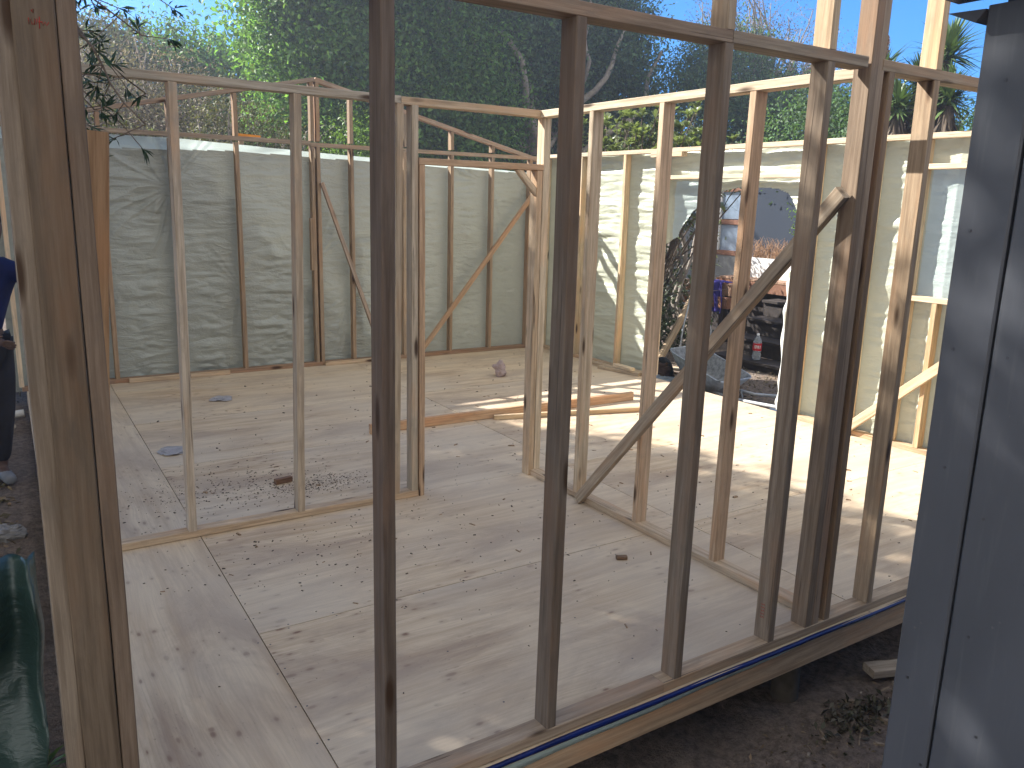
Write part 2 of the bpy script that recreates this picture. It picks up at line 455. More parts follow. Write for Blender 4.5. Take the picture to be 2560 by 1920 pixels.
# ---- B : partition with the door opening
yb0, yb1 = 4.290, 4.366
B = thing('door_partition_frame', 'pale timber partition frame across the room with the open doorway', 'wall frame', (1.6, 4.33, 0))
box('bottom_plate', B, (.15, 2.137), (yb0, yb1), (.0005, .038), (.62, .46, .31))
box('top_plate', B, (.15, 2.03), (yb0, yb1), (2.296, 2.336), (.50, .43, .34), bow=.001)
box('top_plate', B, (2.032, 2.963), (yb0, yb1), (2.292, 2.333), TAN, bow=.001)
def studB(xb, xt, c, z0=.0385, z1=2.2955, w=.040, name='stud', yy=(yb0, yb1)):
    return beam(name, B, (xb+w/2, sum(yy)/2, z0), (xt+w/2, sum(yy)/2, z1), w, yy[1]-yy[0]-.001, (1, 0, 0), c)
studB(.795, .828, (.50, .42, .33)); studB(1.382, 1.430, (.50, .41, .31)); studB(1.975, 2.008, (.50, .40, .29), w=.038); studB(2.093, 2.096, (.56, .47, .36))
db = thing  # (door lining pieces stay parts of the partition)
box('door_jamb', B, (2.141, 2.176), (yb0-.004, yb1+.002), (.0005, 1.976), ORANGE)
box('door_header', B, (2.139, 2.994), (yb0-.006, yb1), (1.978, 2.014), ORANGE)
box('door_jamb', B, (2.950, 2.990), (yb0-.003, yb1), (.0005, 1.976), TAN)
box('stud', B, (2.9945, 3.043), (yb0-.002, yb1-.001), (.0385, 2.2895), PALE)
beam('corner_brace', B, (2.815, yb0+.02, 1.985), (2.965, yb0+.02, 1.835), .032, .038, (0, 1, 0), PALE)

# ---- C : partition running towards the camera
xc0, xc1 = 2.965, 3.041
C_ = thing('braced_partition_frame', 'pale timber partition frame running toward the camera with a long diagonal brace', 'wall frame', (3.0, 3.2, 0))
box('bottom_plate', C_, (xc0, xc1), (2.046, 4.287), (.0005, .038), (.52, .42, .31))
box('top_plate', C_, (xc0, xc1), (2.046, 4.366), (2.2905, 2.331), PALE, bow=.001)
def studC(yb, yt, c, w=.038):
    return beam('stud', C_, ((xc0+xc1)/2, yb-w/2, .0385), ((xc0+xc1)/2, yt-w/2, 2.290), .0755, w, (1, 0, 0), c)
studC(3.816, 3.814, (.64, .52, .38)); studC(3.262, 3.243, (.66, .49, .34)); studC(2.674, 2.658, (.62, .43, .28))
beam('brace', C_, (2.942, 3.725, .020), (2.783, 1.995, 1.850), .038, .060, (1, 0, 0), (.47, .375, .275), bow=.003)

# ---- D : gabled back wall frame
yd0, yd1 = 8.400, 8.476
D = thing('back_gable_frame', 'gabled back wall frame with sloping rafters in front of grey green sheeting', 'wall frame', (3, 8.44, 0))
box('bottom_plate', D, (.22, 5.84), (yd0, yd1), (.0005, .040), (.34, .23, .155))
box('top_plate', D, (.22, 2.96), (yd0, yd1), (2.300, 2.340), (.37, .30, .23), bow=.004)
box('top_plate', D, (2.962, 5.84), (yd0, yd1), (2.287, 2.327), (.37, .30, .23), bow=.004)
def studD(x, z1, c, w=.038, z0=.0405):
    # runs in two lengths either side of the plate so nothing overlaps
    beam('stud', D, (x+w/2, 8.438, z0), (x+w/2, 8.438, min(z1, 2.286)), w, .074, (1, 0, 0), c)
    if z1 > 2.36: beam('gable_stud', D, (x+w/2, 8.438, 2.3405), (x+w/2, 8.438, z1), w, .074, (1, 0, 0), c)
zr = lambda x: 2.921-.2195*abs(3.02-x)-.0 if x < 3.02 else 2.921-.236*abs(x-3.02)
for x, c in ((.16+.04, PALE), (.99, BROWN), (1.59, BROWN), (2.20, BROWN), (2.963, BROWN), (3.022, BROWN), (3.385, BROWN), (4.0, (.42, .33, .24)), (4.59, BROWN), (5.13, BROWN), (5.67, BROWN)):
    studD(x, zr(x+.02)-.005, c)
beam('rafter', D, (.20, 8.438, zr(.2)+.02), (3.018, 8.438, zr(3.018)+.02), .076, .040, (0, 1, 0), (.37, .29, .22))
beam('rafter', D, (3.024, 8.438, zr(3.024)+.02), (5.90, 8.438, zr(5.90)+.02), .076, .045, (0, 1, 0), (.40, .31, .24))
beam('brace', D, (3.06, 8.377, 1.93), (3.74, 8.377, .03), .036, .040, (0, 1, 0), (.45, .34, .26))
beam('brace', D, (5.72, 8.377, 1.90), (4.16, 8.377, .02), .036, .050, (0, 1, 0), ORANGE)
beam('packing_block', D, (2.944, 8.40, 1.03), (2.944, 8.40, 1.57), .032, .05, (1, 0, 0), BROWN)

# ---- E : right hand wall frame
xe0, xe1 = 5.840, 5.916
E_ = thing('right_wall_frame', 'sunlit timber wall frame on the right with the doorway and window openings', 'wall frame', (5.88, 5.2, 0))
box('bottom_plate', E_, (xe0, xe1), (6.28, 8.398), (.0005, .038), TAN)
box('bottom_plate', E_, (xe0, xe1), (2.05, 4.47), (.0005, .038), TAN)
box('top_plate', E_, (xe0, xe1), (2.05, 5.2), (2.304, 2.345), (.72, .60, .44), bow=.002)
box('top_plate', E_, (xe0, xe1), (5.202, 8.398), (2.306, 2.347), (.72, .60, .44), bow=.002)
box('packing_block', E_, (xe0-.01, xe1-.01), (6.02, 6.46), (2.262, 2.303), PALE)
def studE(y, z1=2.3035, z0=.0385, c=(.66, .53, .36), w=.040):
    box('stud', E_, (xe0+.0005, xe1-.0005), (y, y+w), (z0, z1), c)
for y in (8.30, 7.60, 6.85, 6.24): studE(y)
for y in (4.43, 3.90, 3.52, 2.40, 2.06): studE(y)
box('door_header', E_, (xe0, xe1), (4.472, 6.238), (2.045, 2.083), (.72, .60, .44))
box('window_header', E_, (xe0, xe1), (2.442, 3.518), (2.092, 2.130), (.72, .60, .44))
box('window_sill', E_, (xe0, xe1), (2.442, 3.518), (1.138, 1.176), (.72, .60, .44))
studE(3.30, 1.137, c=(.58, .42, .25)); studE(2.85, 1.137)
beam('brace', E_, (5.818, 3.93, .02), (5.818, 2.50, 1.33), .040, .070, (1, 0, 0), (.60, .46, .31))

# ------------------------------------------------------------------ plastic sheeting
def fbm(x, y, s=0.0, o=4):
    """cheap vectorised value noise"""
    out = np.zeros_like(x); amp = 1.0
    for k in range(o):
        xi = np.floor(x).astype(int); yi = np.floor(y).astype(int)
        fx = x-xi; fy = y-yi; fx = fx*fx*(3-2*fx); fy = fy*fy*(3-2*fy)
        def h(a, b):
            v = np.sin(a*127.1+b*311.7+s*74.7+k*19.19)*43758.5453
            return v-np.floor(v)
        v = (h(xi, yi)*(1-fx)+h(xi+1, yi)*fx)*(1-fy)+(h(xi, yi+1)*(1-fx)+h(xi+1, yi+1)*fx)*fy
        out += (v-.5)*amp; amp *= .5; x = x*2.03+5.1; y = y*2.03+1.7
    return out
def folds(u, v, nails, s):
    d = np.zeros_like(u)
    for (a, b, L_, k, am) in nails:
        du = u-a; dv = v-b; r = np.hypot(du, dv)+1e-4; th = np.arctan2(dv, du)
        ph = fbm(th*2.0+a*3, r*1.3, s, 2)*3
        d += am*.62*np.minimum(r/.3, 1)*np.exp(-r/L_)*(np.abs(np.sin(th*k*.62+ph*2.2))**.8-.5)*np.clip(.35+fbm(th*1.3+b*7, r*.1, s+a, 2)*1.8, 0, 1.2)
    return d
def point_in(poly, U, V):
    ins = np.zeros(U.shape, bool); n = len(poly)
    for i in range(n):
        (x0, y0_), (x1, y1_) = poly[i], poly[(i+1) % n]
        c = ((y0_ > V) != (y1_ > V)) & (U < (x1-x0)*(V-y0_)/((y1_-y0_) if y1_ != y0_ else 1e-9)+x0)
        ins ^= c
    return ins

# back sheet (behind frame D)
nu, nv = 520, 210
U, Vv = np.meshgrid(np.linspace(.15, 5.93, nu), np.linspace(0, 1, nv))
top = np.interp(U, [.15, 1.07, 1.77, 2.4, 3.6, 5.4, 5.93], [2.31, 2.297, 2.293, 2.263, 2.215, 2.150, 2.13])+.006*fbm(U*3, U*0, 2, 2)
Z = -.02+(top+.02)*Vv
studs = np.array([.2, 1.0, 1.6, 2.22, 3.0, 3.4, 4.02, 4.61, 5.15, 5.69])
near = np.min(np.abs(U[..., None]-studs), axis=-1)
bul = np.clip(near/.3, 0, 1)
dsp = .012*fbm(U*1.3+.5*Z, Z*5, 1, 5)*bul+.006*(1-np.abs(fbm(U*2+.6*Z, Z*11, 3, 3))*3)*bul
dsp += .006*(1-np.abs(fbm(U*6+2.2*Z, Z*12-1.5*U, 9, 2))*3.5)*bul*np.clip(1.2-Z/1.6, 0, 1)
dsp += folds(U, Z, [(1.6, 1.83, .55, 14, .030), (5.12, 2.02, .75, 17, .034), (2.96, 1.1, .4, 12, .02), (2.22, .85, .4, 12, .02), (3.0, .5, .4, 12, .02), (3.4, .75, .4, 14, .02), (1.0, 1.0, .35, 12, .018), (5.69, 1.65, .6, 13, .028), (4.05, .6, .4, 12, .015)], 2)
Y = 8.515+dsp*1.9
P3 = np.stack([U, Y, Z], -1).reshape(-1, 3)
idx = np.arange(nu*nv).reshape(nv, nu)
F = np.stack([idx[:-1, :-1], idx[:-1, 1:], idx[1:, 1:], idx[1:, :-1]], -1).reshape(-1, 4)
line = np.interp(U, [.15, 1.1, 2.2, 3.6, 5.93], [2.20, 2.17, 2.20, 2.165, 2.12])
mi = (Z > line)[:-1, :-1].reshape(-1).astype(int)
me = np_mesh('back_sheet', P3, F, True, mi)
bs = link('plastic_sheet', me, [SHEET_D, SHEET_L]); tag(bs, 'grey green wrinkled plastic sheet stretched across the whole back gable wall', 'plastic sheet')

# right sheet (behind frame E), with the torn doorway
HOLE = [(6.28, -.2), (6.28, .22), (6.3, .33), (6.31, .49), (6.315, .75), (6.32, .9), (6.32, 1.06), (6.32, 1.25), (6.3, 1.36), (6.21, 1.45), (6.13, 1.49), (6.11, 1.55), (6.04, 1.66), (5.98, 1.74), (5.84, 1.81), (5.7, 1.88), (5.54, 1.94), (5.39, 1.965), (5.15, 1.97), (4.94, 1.96), (4.82, 1.92), (4.74, 1.84), (4.70, 1.76), (4.68, 1.68), (4.66, 1.53), (4.68, 1.35), (4.72, 1.17), (4.72, 1.04), (4.71, .93), (4.71, .78), (4.70, .52), (4.69, .33), (4.70, .1), (4.70, -.2)]
nu, nv = 700, 270
U, Vv = np.meshgrid(np.linspace(2.02, 8.50, nu), np.linspace(0, 1, nv))
top = 2.352+.010*fbm(U*2, U*0, 5, 3)
Z = -.03+(top+.03)*Vv
studs = np.array([8.32, 7.62, 6.87, 6.26, 4.45, 3.92, 3.54, 3.32, 2.42])
near = np.min(np.abs(U[..., None]-studs), axis=-1)
bul = np.clip(near/.22, 0, 1)**.7
dsp = .030*bul+.020*fbm(U*1.5, Z*6.5, 11, 4)*bul+.016*(1-np.abs(fbm(U*1.3-.5*Z, Z*9.5, 13, 3))*3)*bul
dsp += folds(U, Z, [(7.62, 1.6, .6, 12, .024), (6.87, 2.1, .5, 12, .02), (4.45, 2.2, .4, 11, .024), (3.92, 2.25, .4, 11, .022), (3.3, .2, .5, 11, .03)], 4)
inflap = (U > 5.75) & (U < 6.24) & (Z > 1.3) & (Z < 2.05)
dsp += .02*inflap
X = 5.922+np.maximum(dsp, 0)
P3 = np.stack([X, U, Z], -1).reshape(-1, 3)
idx = np.arange(nu*nv).reshape(nv, nu)
F = np.stack([idx[:-1, 1:], idx[:-1, :-1], idx[1:, :-1], idx[1:, 1:]], -1).reshape(-1, 4)
# snap nearby grid rows onto the tear, drop faces inside
uc = (U[:-1, :-1]+U[1:, 1:])/2; zc = (Z[:-1, :-1]+Z[1:, 1:])/2
ins = point_in(HOLE, uc, zc).reshape(-1)
win = ((uc > 2.44) & (uc < 3.515) & (zc > 1.17) & (zc < 2.1)).reshape(-1)
flap = ((uc > 5.74) & (uc < 6.20) & (zc > 1.2) & (zc < 2.03)).reshape(-1)
mi = (win | flap).astype(int)  # window and flap: same sheet, outside light put into a paler bluish colour
me = np_mesh('right_sheet', P3, F[~ins], True, mi[~ins])
rs = link('plastic_sheet', me, [SHEET, SHEET_L]); tag(rs, 'pale green crinkled plastic sheet on the sunlit right wall with a torn doorway hole', 'plastic sheet')
# curled white hem hanging at the right edge of the tear
V = []; F2 = []
pts = [(4.70, 1.20), (4.70, 1.0), (4.715, .85), (4.70, .6), (4.69, .3), (4.70, .12), (4.70, .01)]
n = 60
for i in range(n+1):
    u = i/n*(len(pts)-1); k = min(int(u), len(pts)-2); fr = u-k
    yy = pts[k][0]*(1-fr)+pts[k+1][0]*fr; zz = pts[k][1]*(1-fr)+pts[k+1][1]*fr
    w = .020+.010*math.sin(i*.5)
    for j in range(8):
        a = 2*math.pi*j/8; V.append((5.945+w*.6*math.cos(a), yy+w*math.sin(a), zz))
for i in range(n):
    for j in range(8):
        F2.append((i*8+j, i*8+(j+1) % 8, i*8+8+(j+1) % 8, i*8+8+j))
link('rolled_edge', py_mesh('roll', V, F2, True), simple('white_film', (.72, .74, .70), .35, bmp=.3), rs)

# ------------------------------------------------------------------ loose timber and small things on the floor
def loose(name, label, cat, p0, p1, w, t, col, wdir=(0, 0, 1), group=None, **k):
    o = beam(name, None, p0, p1, w, t, wdir, col, **k)
    return tag(o, label, cat, group)
loose('plank', 'long loose plank lying on the sunlit plywood beyond the doorway', 'plank', (2.42, 5.70, .0385), (5.03, 5.63, .0385), .076, .038, ORANGE, group='loose planks on the floor')
loose('plank', 'thin pale loose batten lying just in front of the long plank', 'plank', (3.50, 5.62, .0195), (4.95, 5.22, .0195), .038, .038, (.62, .49, .33), group='loose planks on the floor')
loose('short_post', 'short rough sawn upright post standing behind the left corner studs', 'post', (.130, 2.33, .001), (.262, 2.33, 1.925), .076, .070, (.46, .285, .16), wdir=(1, 0, 0), wob=.002)
nail_m = simple('nail_steel', (.10, .10, .11), .45, .8, bmp=0)
def nail(p, d, parent=None, r=.003, ln=.02, name='nail'):
    z = Vector(d).normalized(); q = z.to_track_quat('Z', 'Y').to_matrix()
    bm = bmesh.new()
    bmesh.ops.create_cone(bm, cap_ends=True, segments=8, radius1=r, radius2=r, depth=ln, matrix=Matrix.Translation((0, 0, ln/2)))
    bmesh.ops.create_cone(bm, cap_ends=True, segments=10, radius1=r*2.2, radius2=r*2.2, depth=.003, matrix=Matrix.Translation((0, 0, ln)))
    me = bpy.data.meshes.new('nail'); bm.to_mesh(me); bm.free()
    return link(name, me, nail_m, parent, p, q)
loose('timber_offcut', 'small dark wood block on the dirty plywood behind the near partition', 'offcut', (1.44, 4.91, .0175), (1.55, 4.93, .0175), .034, .034, (.20, .12, .08), group='timber offcuts', bow=0)
loose('timber_offcut', 'tiny wood chip lying alone on the near room floor', 'offcut', (2.61, 2.97, .010), (2.66, 2.945, .010), .018, .028, (.22, .15, .10), group='timber offcuts', bow=0)
loose('timber_offcut', 'cut end of pale timber lying on the soil by the blue grey wall', 'offcut', (3.345, 1.975, -.335), (3.72, 1.835, -.335), .040, .085, (.46, .38, .30), wdir=(0, 0, 1), bow=0)
for (a, b2, c, lab) in (((5.78, 7.25, .02), (5.80, 6.75, .02), TAN, 'short board laid against the right wall bottom plate, nearer the corner'), ((5.70, 6.95, .018), (5.83, 6.42, .018), TAN, 'short board slanting off the right wall bottom plate beside the torn doorway'), ((5.80, 6.80, .058), (5.79, 6.50, .058), PALE, 'small block stacked on the boards at the torn doorway')):
    loose('board', lab, 'board', a, b2, .036, .07, c, bow=.001)
for (x0, x1, lab) in ((1.10, 1.62, 'short batten on the back wall bottom plate, near its left end'), (1.66, 2.04, 'shorter batten on the back wall bottom plate, right of its neighbour'), (3.05, 3.7, 'pale batten at the foot of the back wall below the left brace')):
    loose('batten', lab, 'batten', (x0, 8.375, .022), (x1, 8.375, .022), .042, .03, TAN, bow=.001)

SCRAP = plastic_mat('clear_scrap', (.60, .58, .60, 1), .25, .35)
def crumple(name, label, cat, c, r, h, m, seed=0, n=28, group=None):
    V = []; F = []
    for i in range(n+1):
        for j in range(n):
            th = 2*math.pi*j/n; ph = math.pi*i/n
            p = Vector((math.sin(ph)*math.cos(th), math.sin(ph)*math.sin(th), math.cos(ph)))
            k = 1+.55*noise.noise(p*1.6+Vector((seed, 0, 0)))+.35*abs(noise.noise(p*4+Vector((0, seed, 0))))
            V.append((p.x*r*k, p.y*r*k, max(0, h*.5+p.z*h*.5*k)))
    for i in range(n):
        for j in range(n):
            F.append((i*n+j, i*n+(j+1) % n, (i+1)*n+(j+1) % n, (i+1)*n+j))
    o = link(name, py_mesh(name, V, F), m, None, c)
    return tag(o, label, cat, group)
crumple('plastic_bag', 'crumpled clear pinkish plastic bag standing on the plywood before the back wall', 'bag', (4.47, 7.08, .001), .06, .15, plastic_mat('pinkish_bag', (.60, .48, .46, 1), .25, .35), 3)
crumple('plastic_scrap', 'flat lilac scrap of film on the floor nearest the back wall', 'plastic scrap', (1.70, 7.33, .001), .08, .02, SCRAP, 5, group='film scraps on the floor')
crumple('plastic_scrap', 'flat lilac scrap of film beside the leftmost partition stud', 'plastic scrap', (1.03, 5.92, .001), .09, .02, SCRAP, 9, group='film scraps on the floor')

# debris : chips, twigs, crumbs of soil
def chips(name, label, pts, sizes, m, kind='stuff', zs=None, cat='debris', aspect=5):
    V = []; F = []
    for (x, y, z), s in zip(pts, sizes):
        a = random.uniform(0, math.pi); l = s*random.uniform(.6, 1.6); w = l/random.uniform(2, aspect); h = w*.5
        ca, sa = math.cos(a), math.sin(a); b0 = len(V); tw = random.uniform(-.3, .3)
        for (i, j, k) in ((-1, -1, 0), (1, -1, 0), (1, 1, 0), (-1, 1, 0), (-.8, -.6, 1), (.8, -.7, 1), (.7, .7, 1), (-.8, .6, 1)):
            X_, Y_ = i*l/2, j*w/2
            V.append((x+X_*ca-Y_*sa, y+X_*sa+Y_*ca, z+k*h+(i*tw*h if k else 0)))
        F += [(b0+a1, b0+b1, b0+c1, b0+d1) for a1, b1, c1, d1 in ((3, 2, 1, 0), (4, 5, 6, 7), (0, 1, 5, 4), (1, 2, 6, 5), (2, 3, 7, 6), (3, 0, 4, 7))]
    o = link(name, py_mesh(name, V, F), m)
    return tag(o, label, cat, None, kind)
CRUMB = simple('soil_crumb', (.10, .075, .055), .9, nscale=30)
CHIP = simple('wood_chip', (.30, .20, .12), .85, nscale=30, var=.5)
pts = []; sz = []
def scat(n, cx, cy, sx, sy, z, s0, s1):
    for _ in range(n):
        x = random.gauss(cx, sx); y = random.gauss(cy, sy)
        if (abs(y-4.33) < .06) or (abs(x-3.0) < .06) or x < .5 or y < 2.06: continue
        pts.append((x, y, z)); sz.append(random.uniform(s0, s1))
scat(650, 1.65, 4.80, .18, .09, .0003, .0025, .009); scat(500, 1.15, 4.95, .35, .22, .0003, .003, .011)
scat(240, 1.6, 5.2, .9, .5, .0003, .003, .009); scat(180, 1.4, 3.9, .5, .25, .0005, .004, .012); scat(160, 2.2, 3.3, .8, .6, .0005, .003, .010)
scat(140, 4.2, 3.6, .9, .9, .0005, .004, .013); scat(140, 3.6, 6.6, 1.4, .8, .0005, .006, .02)
chips('soil_crumbs', 'dark soil crumbs trodden over the plywood', pts, sz, CRUMB, aspect=2.2)
pts = []; sz = []
scat(26, 1.9, 3.4, .8, .6, .0003, .010, .030); scat(34, 4.2, 3.9, .9, .9, .0003, .015, .05); scat(46, 2.8, 5.6, 1.5, 1.3, .0003, .012, .04); scat(10, 4.0, 2.6, .5, .3, .0003, .015, .04)
sz = [q*.9 for q in sz]
chips('wood_splinters', 'small wood splinters and shavings strewn over the plywood', pts, sz, CHIP, aspect=8)
PILE_M = simple('dirt', (.13, .10, .075), .95, nscale=25)

# ------------------------------------------------------------------ ground
def gz(x, y):
    b = -.38+.0*x
    b = b+.10*np.clip((y-2.5)/4, 0, 1)+.08*np.clip((x-5.9)/1.5, 0, 1)
    b = b+.16*np.exp(-((x-0.0)/.9)**2)*np.clip((y-4.2)/1.5, 0, 1)
    return b+.035*fbm(x*1.1, y*1.1, 6, 4)+.014*fbm(x*9, y*9, 8, 4)
def axis(lo, a, b, hi, d, n):
    mid = np.arange(a, b, d); g = np.geomspace(d, hi-b, n); g2 = np.geomspace(d, a-lo, n)
    return np.concatenate([a-g2[::-1], mid, b+g])
xs = axis(-300, -1.5, 4.5, 300, .03, 60); ys = axis(-300, .3, 5.0, 300, .03, 60)
U, Vg = np.meshgrid(xs, ys)
Zg = gz(U, Vg)
P3 = np.stack([U, Vg, Zg], -1).reshape(-1, 3)
idx = np.arange(U.size).reshape(U.shape)
F = np.stack([idx[:-1, :-1], idx[:-1, 1:], idx[1:, 1:], idx[1:, :-1]], -1).reshape(-1, 4)
g = link('ground', np_mesh('ground', P3, F, True), SOIL); tag(g, None, None, None, 'structure')
def G(x, y): return float(gz(np.array([float(x)]), np.array([float(y)]))[0])
LITTER = leaf_mat('dry_leaf', (1, 1, 1), .1, .8, .2)

# ------------------------------------------------------------------ foliage tools
def leaf_quads(C, Nn, size, aspect, rng, bend=.25, tone=(1, 1, 1), tvar=.35, droop=0, dirs=None, hue=.12):
    """C: leaf positions, Nn: rough leaf normals. one folded diamond per leaf (2 quads)"""
    n = len(C)
    if dirs is None:
        d = rng.normal(size=(n, 3)); d[:, 2] -= droop
    else: d = dirs+rng.normal(size=(n, 3))*.15
    Nn = Nn+rng.normal(size=(n, 3))*.55
    d /= np.linalg.norm(d, axis=1, keepdims=True)
    s = np.cross(d, Nn); s /= (np.linalg.norm(s, axis=1, keepdims=True)+1e-6)
    nn = np.cross(s, d)
    L_ = size*rng.uniform(.65, 1.25, (n, 1)); w = L_*aspect*.5
    a = C; tip = C+d*L_-nn*L_*bend*.6
    m1 = C+d*L_*.5+s*w+nn*w*.5; m2 = C+d*L_*.5-s*w+nn*w*.5
    V = np.stack([a, m1, tip, m2], 1).reshape(-1, 3)
    i = np.arange(n)*4
    F = np.stack([i, i+1, i+2, i+3], -1)
    t = rng.uniform(1-tvar, 1+tvar, (n, 1))*np.array(tone)*(1+rng.normal(size=(n, 3))*hue*.4)
    col = np.repeat(np.clip(t, 0, 4), 4, 0)
    return V, F, col

TONE = []
def cluster_pts(blobs, ncl, per, r, rng, shell=.55, flat=.8):
    """clusters spread through ellipsoids (cx,cy,cz,rx,ry,rz)"""
    vol = np.array([b[3]*b[4]*b[5] for b in blobs])**.67; vol /= vol.sum()
    C = []; Nn = []; cc = []
    for b, k in zip(blobs, np.maximum(1, (vol*ncl).astype(int))):
        p = rng.normal(size=(k, 3)); p /= np.linalg.norm(p, axis=1, keepdims=True)
        rr = rng.uniform(shell, 1.0, (k, 1))**.8
        rr *= 1+.18*np.sin(p[:, :1]*7+b[0])*np.cos(p[:, 1:2]*6+b[1])
        q = p*rr*np.array(b[3:6])+np.array(b[:3])
        cc.append(q)
        o = rng.normal(size=(k, per, 3))*np.array([r, r, r*flat])*.5
        tn = rng.uniform(.72, 1.3, (k, 1, 1))
        C.append((q[:, None, :]+o).reshape(-1, 3)); Nn.append(np.repeat(p+np.array([0, 0, .5]), per, 0))
    TONE.clear(); TONE.append(np.repeat(rng.uniform(.55, 1.5, sum(len(q) for q in cc)), per))
    return np.concatenate(C), np.concatenate(Nn), np.concatenate(cc)

def tubes(paths, n=7):
    """paths: list of [(x,y,z,r),...] -> one mesh data"""
    V = []; F = []
    for path in paths:
        P_ = [Vector(p[:3]) for p in path]; b0 = len(V)
        for i, p in enumerate(P_):
            d = (P_[min(i+1, len(P_)-1)]-P_[max(i-1, 0)])
            if d.length < 1e-6: d = Vector((0, 0, 1))
            d.normalize(); u = d.orthogonal().normalized(); v = d.cross(u)
            for k in range(n):
                a = 2*math.pi*k/n; q = p+(u*math.cos(a)+v*math.sin(a))*path[i][3]
                V.append(tuple(q))
        for i in range(len(P_)-1):
            for k in range(n):
                F.append((b0+i*n+k, b0+i*n+(k+1) % n, b0+(i+1)*n+(k+1) % n, b0+(i+1)*n+k))
        F.append(tuple(b0+k for k in reversed(range(n)))); F.append(tuple(b0+(len(P_)-1)*n+k for k in range(n)))
    return V, F

def limb(p0, p1, r0, r1, k=7, wob=.12, sag=0, rs=random):
    p0 = Vector(p0); p1 = Vector(p1); L_ = (p1-p0).length; out = []
    off = Vector((rs.uniform(-9, 9), rs.uniform(-9, 9), 0))
    for i in range(k+1):
        u = i/k; p = p0.lerp(p1, u); a = math.sin(u*math.pi)*wob*L_
        p += Vector((noise.noise(off+Vector((u*2.5, 0, 0))), noise.noise(off+Vector((0, u*2.5, 3))), noise.noise(off+Vector((u*2.5, 7, 1)))*.6))*a*2
        p.z -= sag*u*u*L_
        out.append((p.x, p.y, p.z, r0+(r1-r0)*u**.8))
    return out

def far(p, k):
    return (p[0]*k, p[1]*k, CAM_H+(p[2]-CAM_H)*k)+tuple(q*k for q in p[3:])
def tree(name, label, cat, base, blobs, leaf, bark, ncl, per, size, aspect, r=.4, trunk=None, k_=1.0, nlimb=18, seed=1, group=None, tr=.16, shell=.55, tvar=.35, droop=.2, twigs=0, tone=(1, 1, 1), fork=.35, crown_name='crown', bend=.25, boughs=()):
    rng = np.random.default_rng(seed); rs = random.Random(seed)
    if k_ != 1.0:
        blobs = [far(b, k_) for b in blobs]; z_b = base[2]; base = far(base, k_)[:2]+(z_b,)
        if trunk: trunk = [far(p, k_) for p in trunk]; trunk[0] = base
        boughs = [[far(p, k_) for p in q] for q in boughs]; r *= k_; tr *= k_
    T = thing(name, label, cat, base, group)
    C, Nn, cc = cluster_pts(blobs, ncl, per, r, rng, shell)
    V, F, col = leaf_quads(C, Nn, size, aspect, rng, bend, tone, tvar, droop)
    col = col*np.repeat(TONE[0], 4)[:, None]
    V = V-np.array(base)
    me = np_mesh('crown', V, F, False, None, col)
    link(crown_name, me, leaf, T, base)
    paths = []
    bx = Vector(base)
    if trunk is None:
        c = blobs[0]; trunk = [(base[0], base[1], base[2]-.1), (c[0], c[1], c[2]-.3*c[5])]
    n = len(trunk)
    tp = []
    for i in range(n-1):
        seg = limb(trunk[i], trunk[i+1], tr*(1-.6*i/n), tr*(1-.6*(i+1)/n), 6, .05, rs=rs)
        tp += seg if i == 0 else seg[1:]
    paths.append(tp)
    sel = rng.choice(len(cc), min(nlimb, len(cc)), replace=False)
    for k in sel:
        s = tp[int(len(tp)*rs.uniform(fork, .98))-1]
        e = cc[k]
        paths.append(limb(s[:3], e, s[3]*.5, .012, 8, .10, rs=rs))
        if twigs:
            q = paths[-1]
            for _ in range(twigs):
                s2 = q[rs.randint(3, len(q)-1)]
                e2 = Vector(s2[:3])+Vector((rs.uniform(-1, 1), rs.uniform(-1, 1), rs.uniform(-.3, 1.1)))*r*1.8
                paths.append(limb(s2[:3], e2, max(.006, s2[3]*.4), .004, 4, .15, rs=rs))
    for bgh in boughs: paths.append(bgh)
    V2, F2 = tubes([[(p[0]-bx.x, p[1]-bx.y, p[2]-bx.z, p[3]) for p in q] for q in paths])
    link('trunk', py_mesh('trunk', V2, F2, True), bark, T, base)
    return T

# ---- fig-like evergreens behind
FIG = leaf_mat('glossy_green_leaf', (.135, .245, .065), .44, .5, .25)
FIGD = leaf_mat('dark_green_leaf', (.090, .150, .072), .38, .55, .25)
LIME = leaf_mat('yellow_green_leaf', (.12, .20, .035), .40, .45, .4)
OLIVE = leaf_mat('olive_leaf', (.12, .125, .065), .25, .6, .25)
DRY = leaf_mat('dry_grey_leaf', (.24, .205, .165), .2, .8, .15)
tree('evergreen_tree', 'tall dense evergreen with bright leafy left side rising behind the gable peak', 'tree', (6.2, 14.6, -.2),
     [(5.7, 13.9, 4.3, 1.9, 1.5, 1.9), (5.0, 13.6, 2.6, 1.0, 1.1, .9), (6.6, 14.2, 6.0, 2.4, 1.8, 1.7), (7.6, 14.3, 3.6, 1.6, 1.4, 1.6), (4.9, 13.8, 5.6, 1.2, 1.1, 1.1)],
     FIG, BARK, 2300, 80, .135, .5, .50, trunk=[(6.2, 14.6, -.3), (6.3, 14.5, 2.2), (6.6, 14.3, 4.6)], nlimb=40, seed=3, k_=1.42, tr=.22, twigs=1, group='big evergreens behind the building')
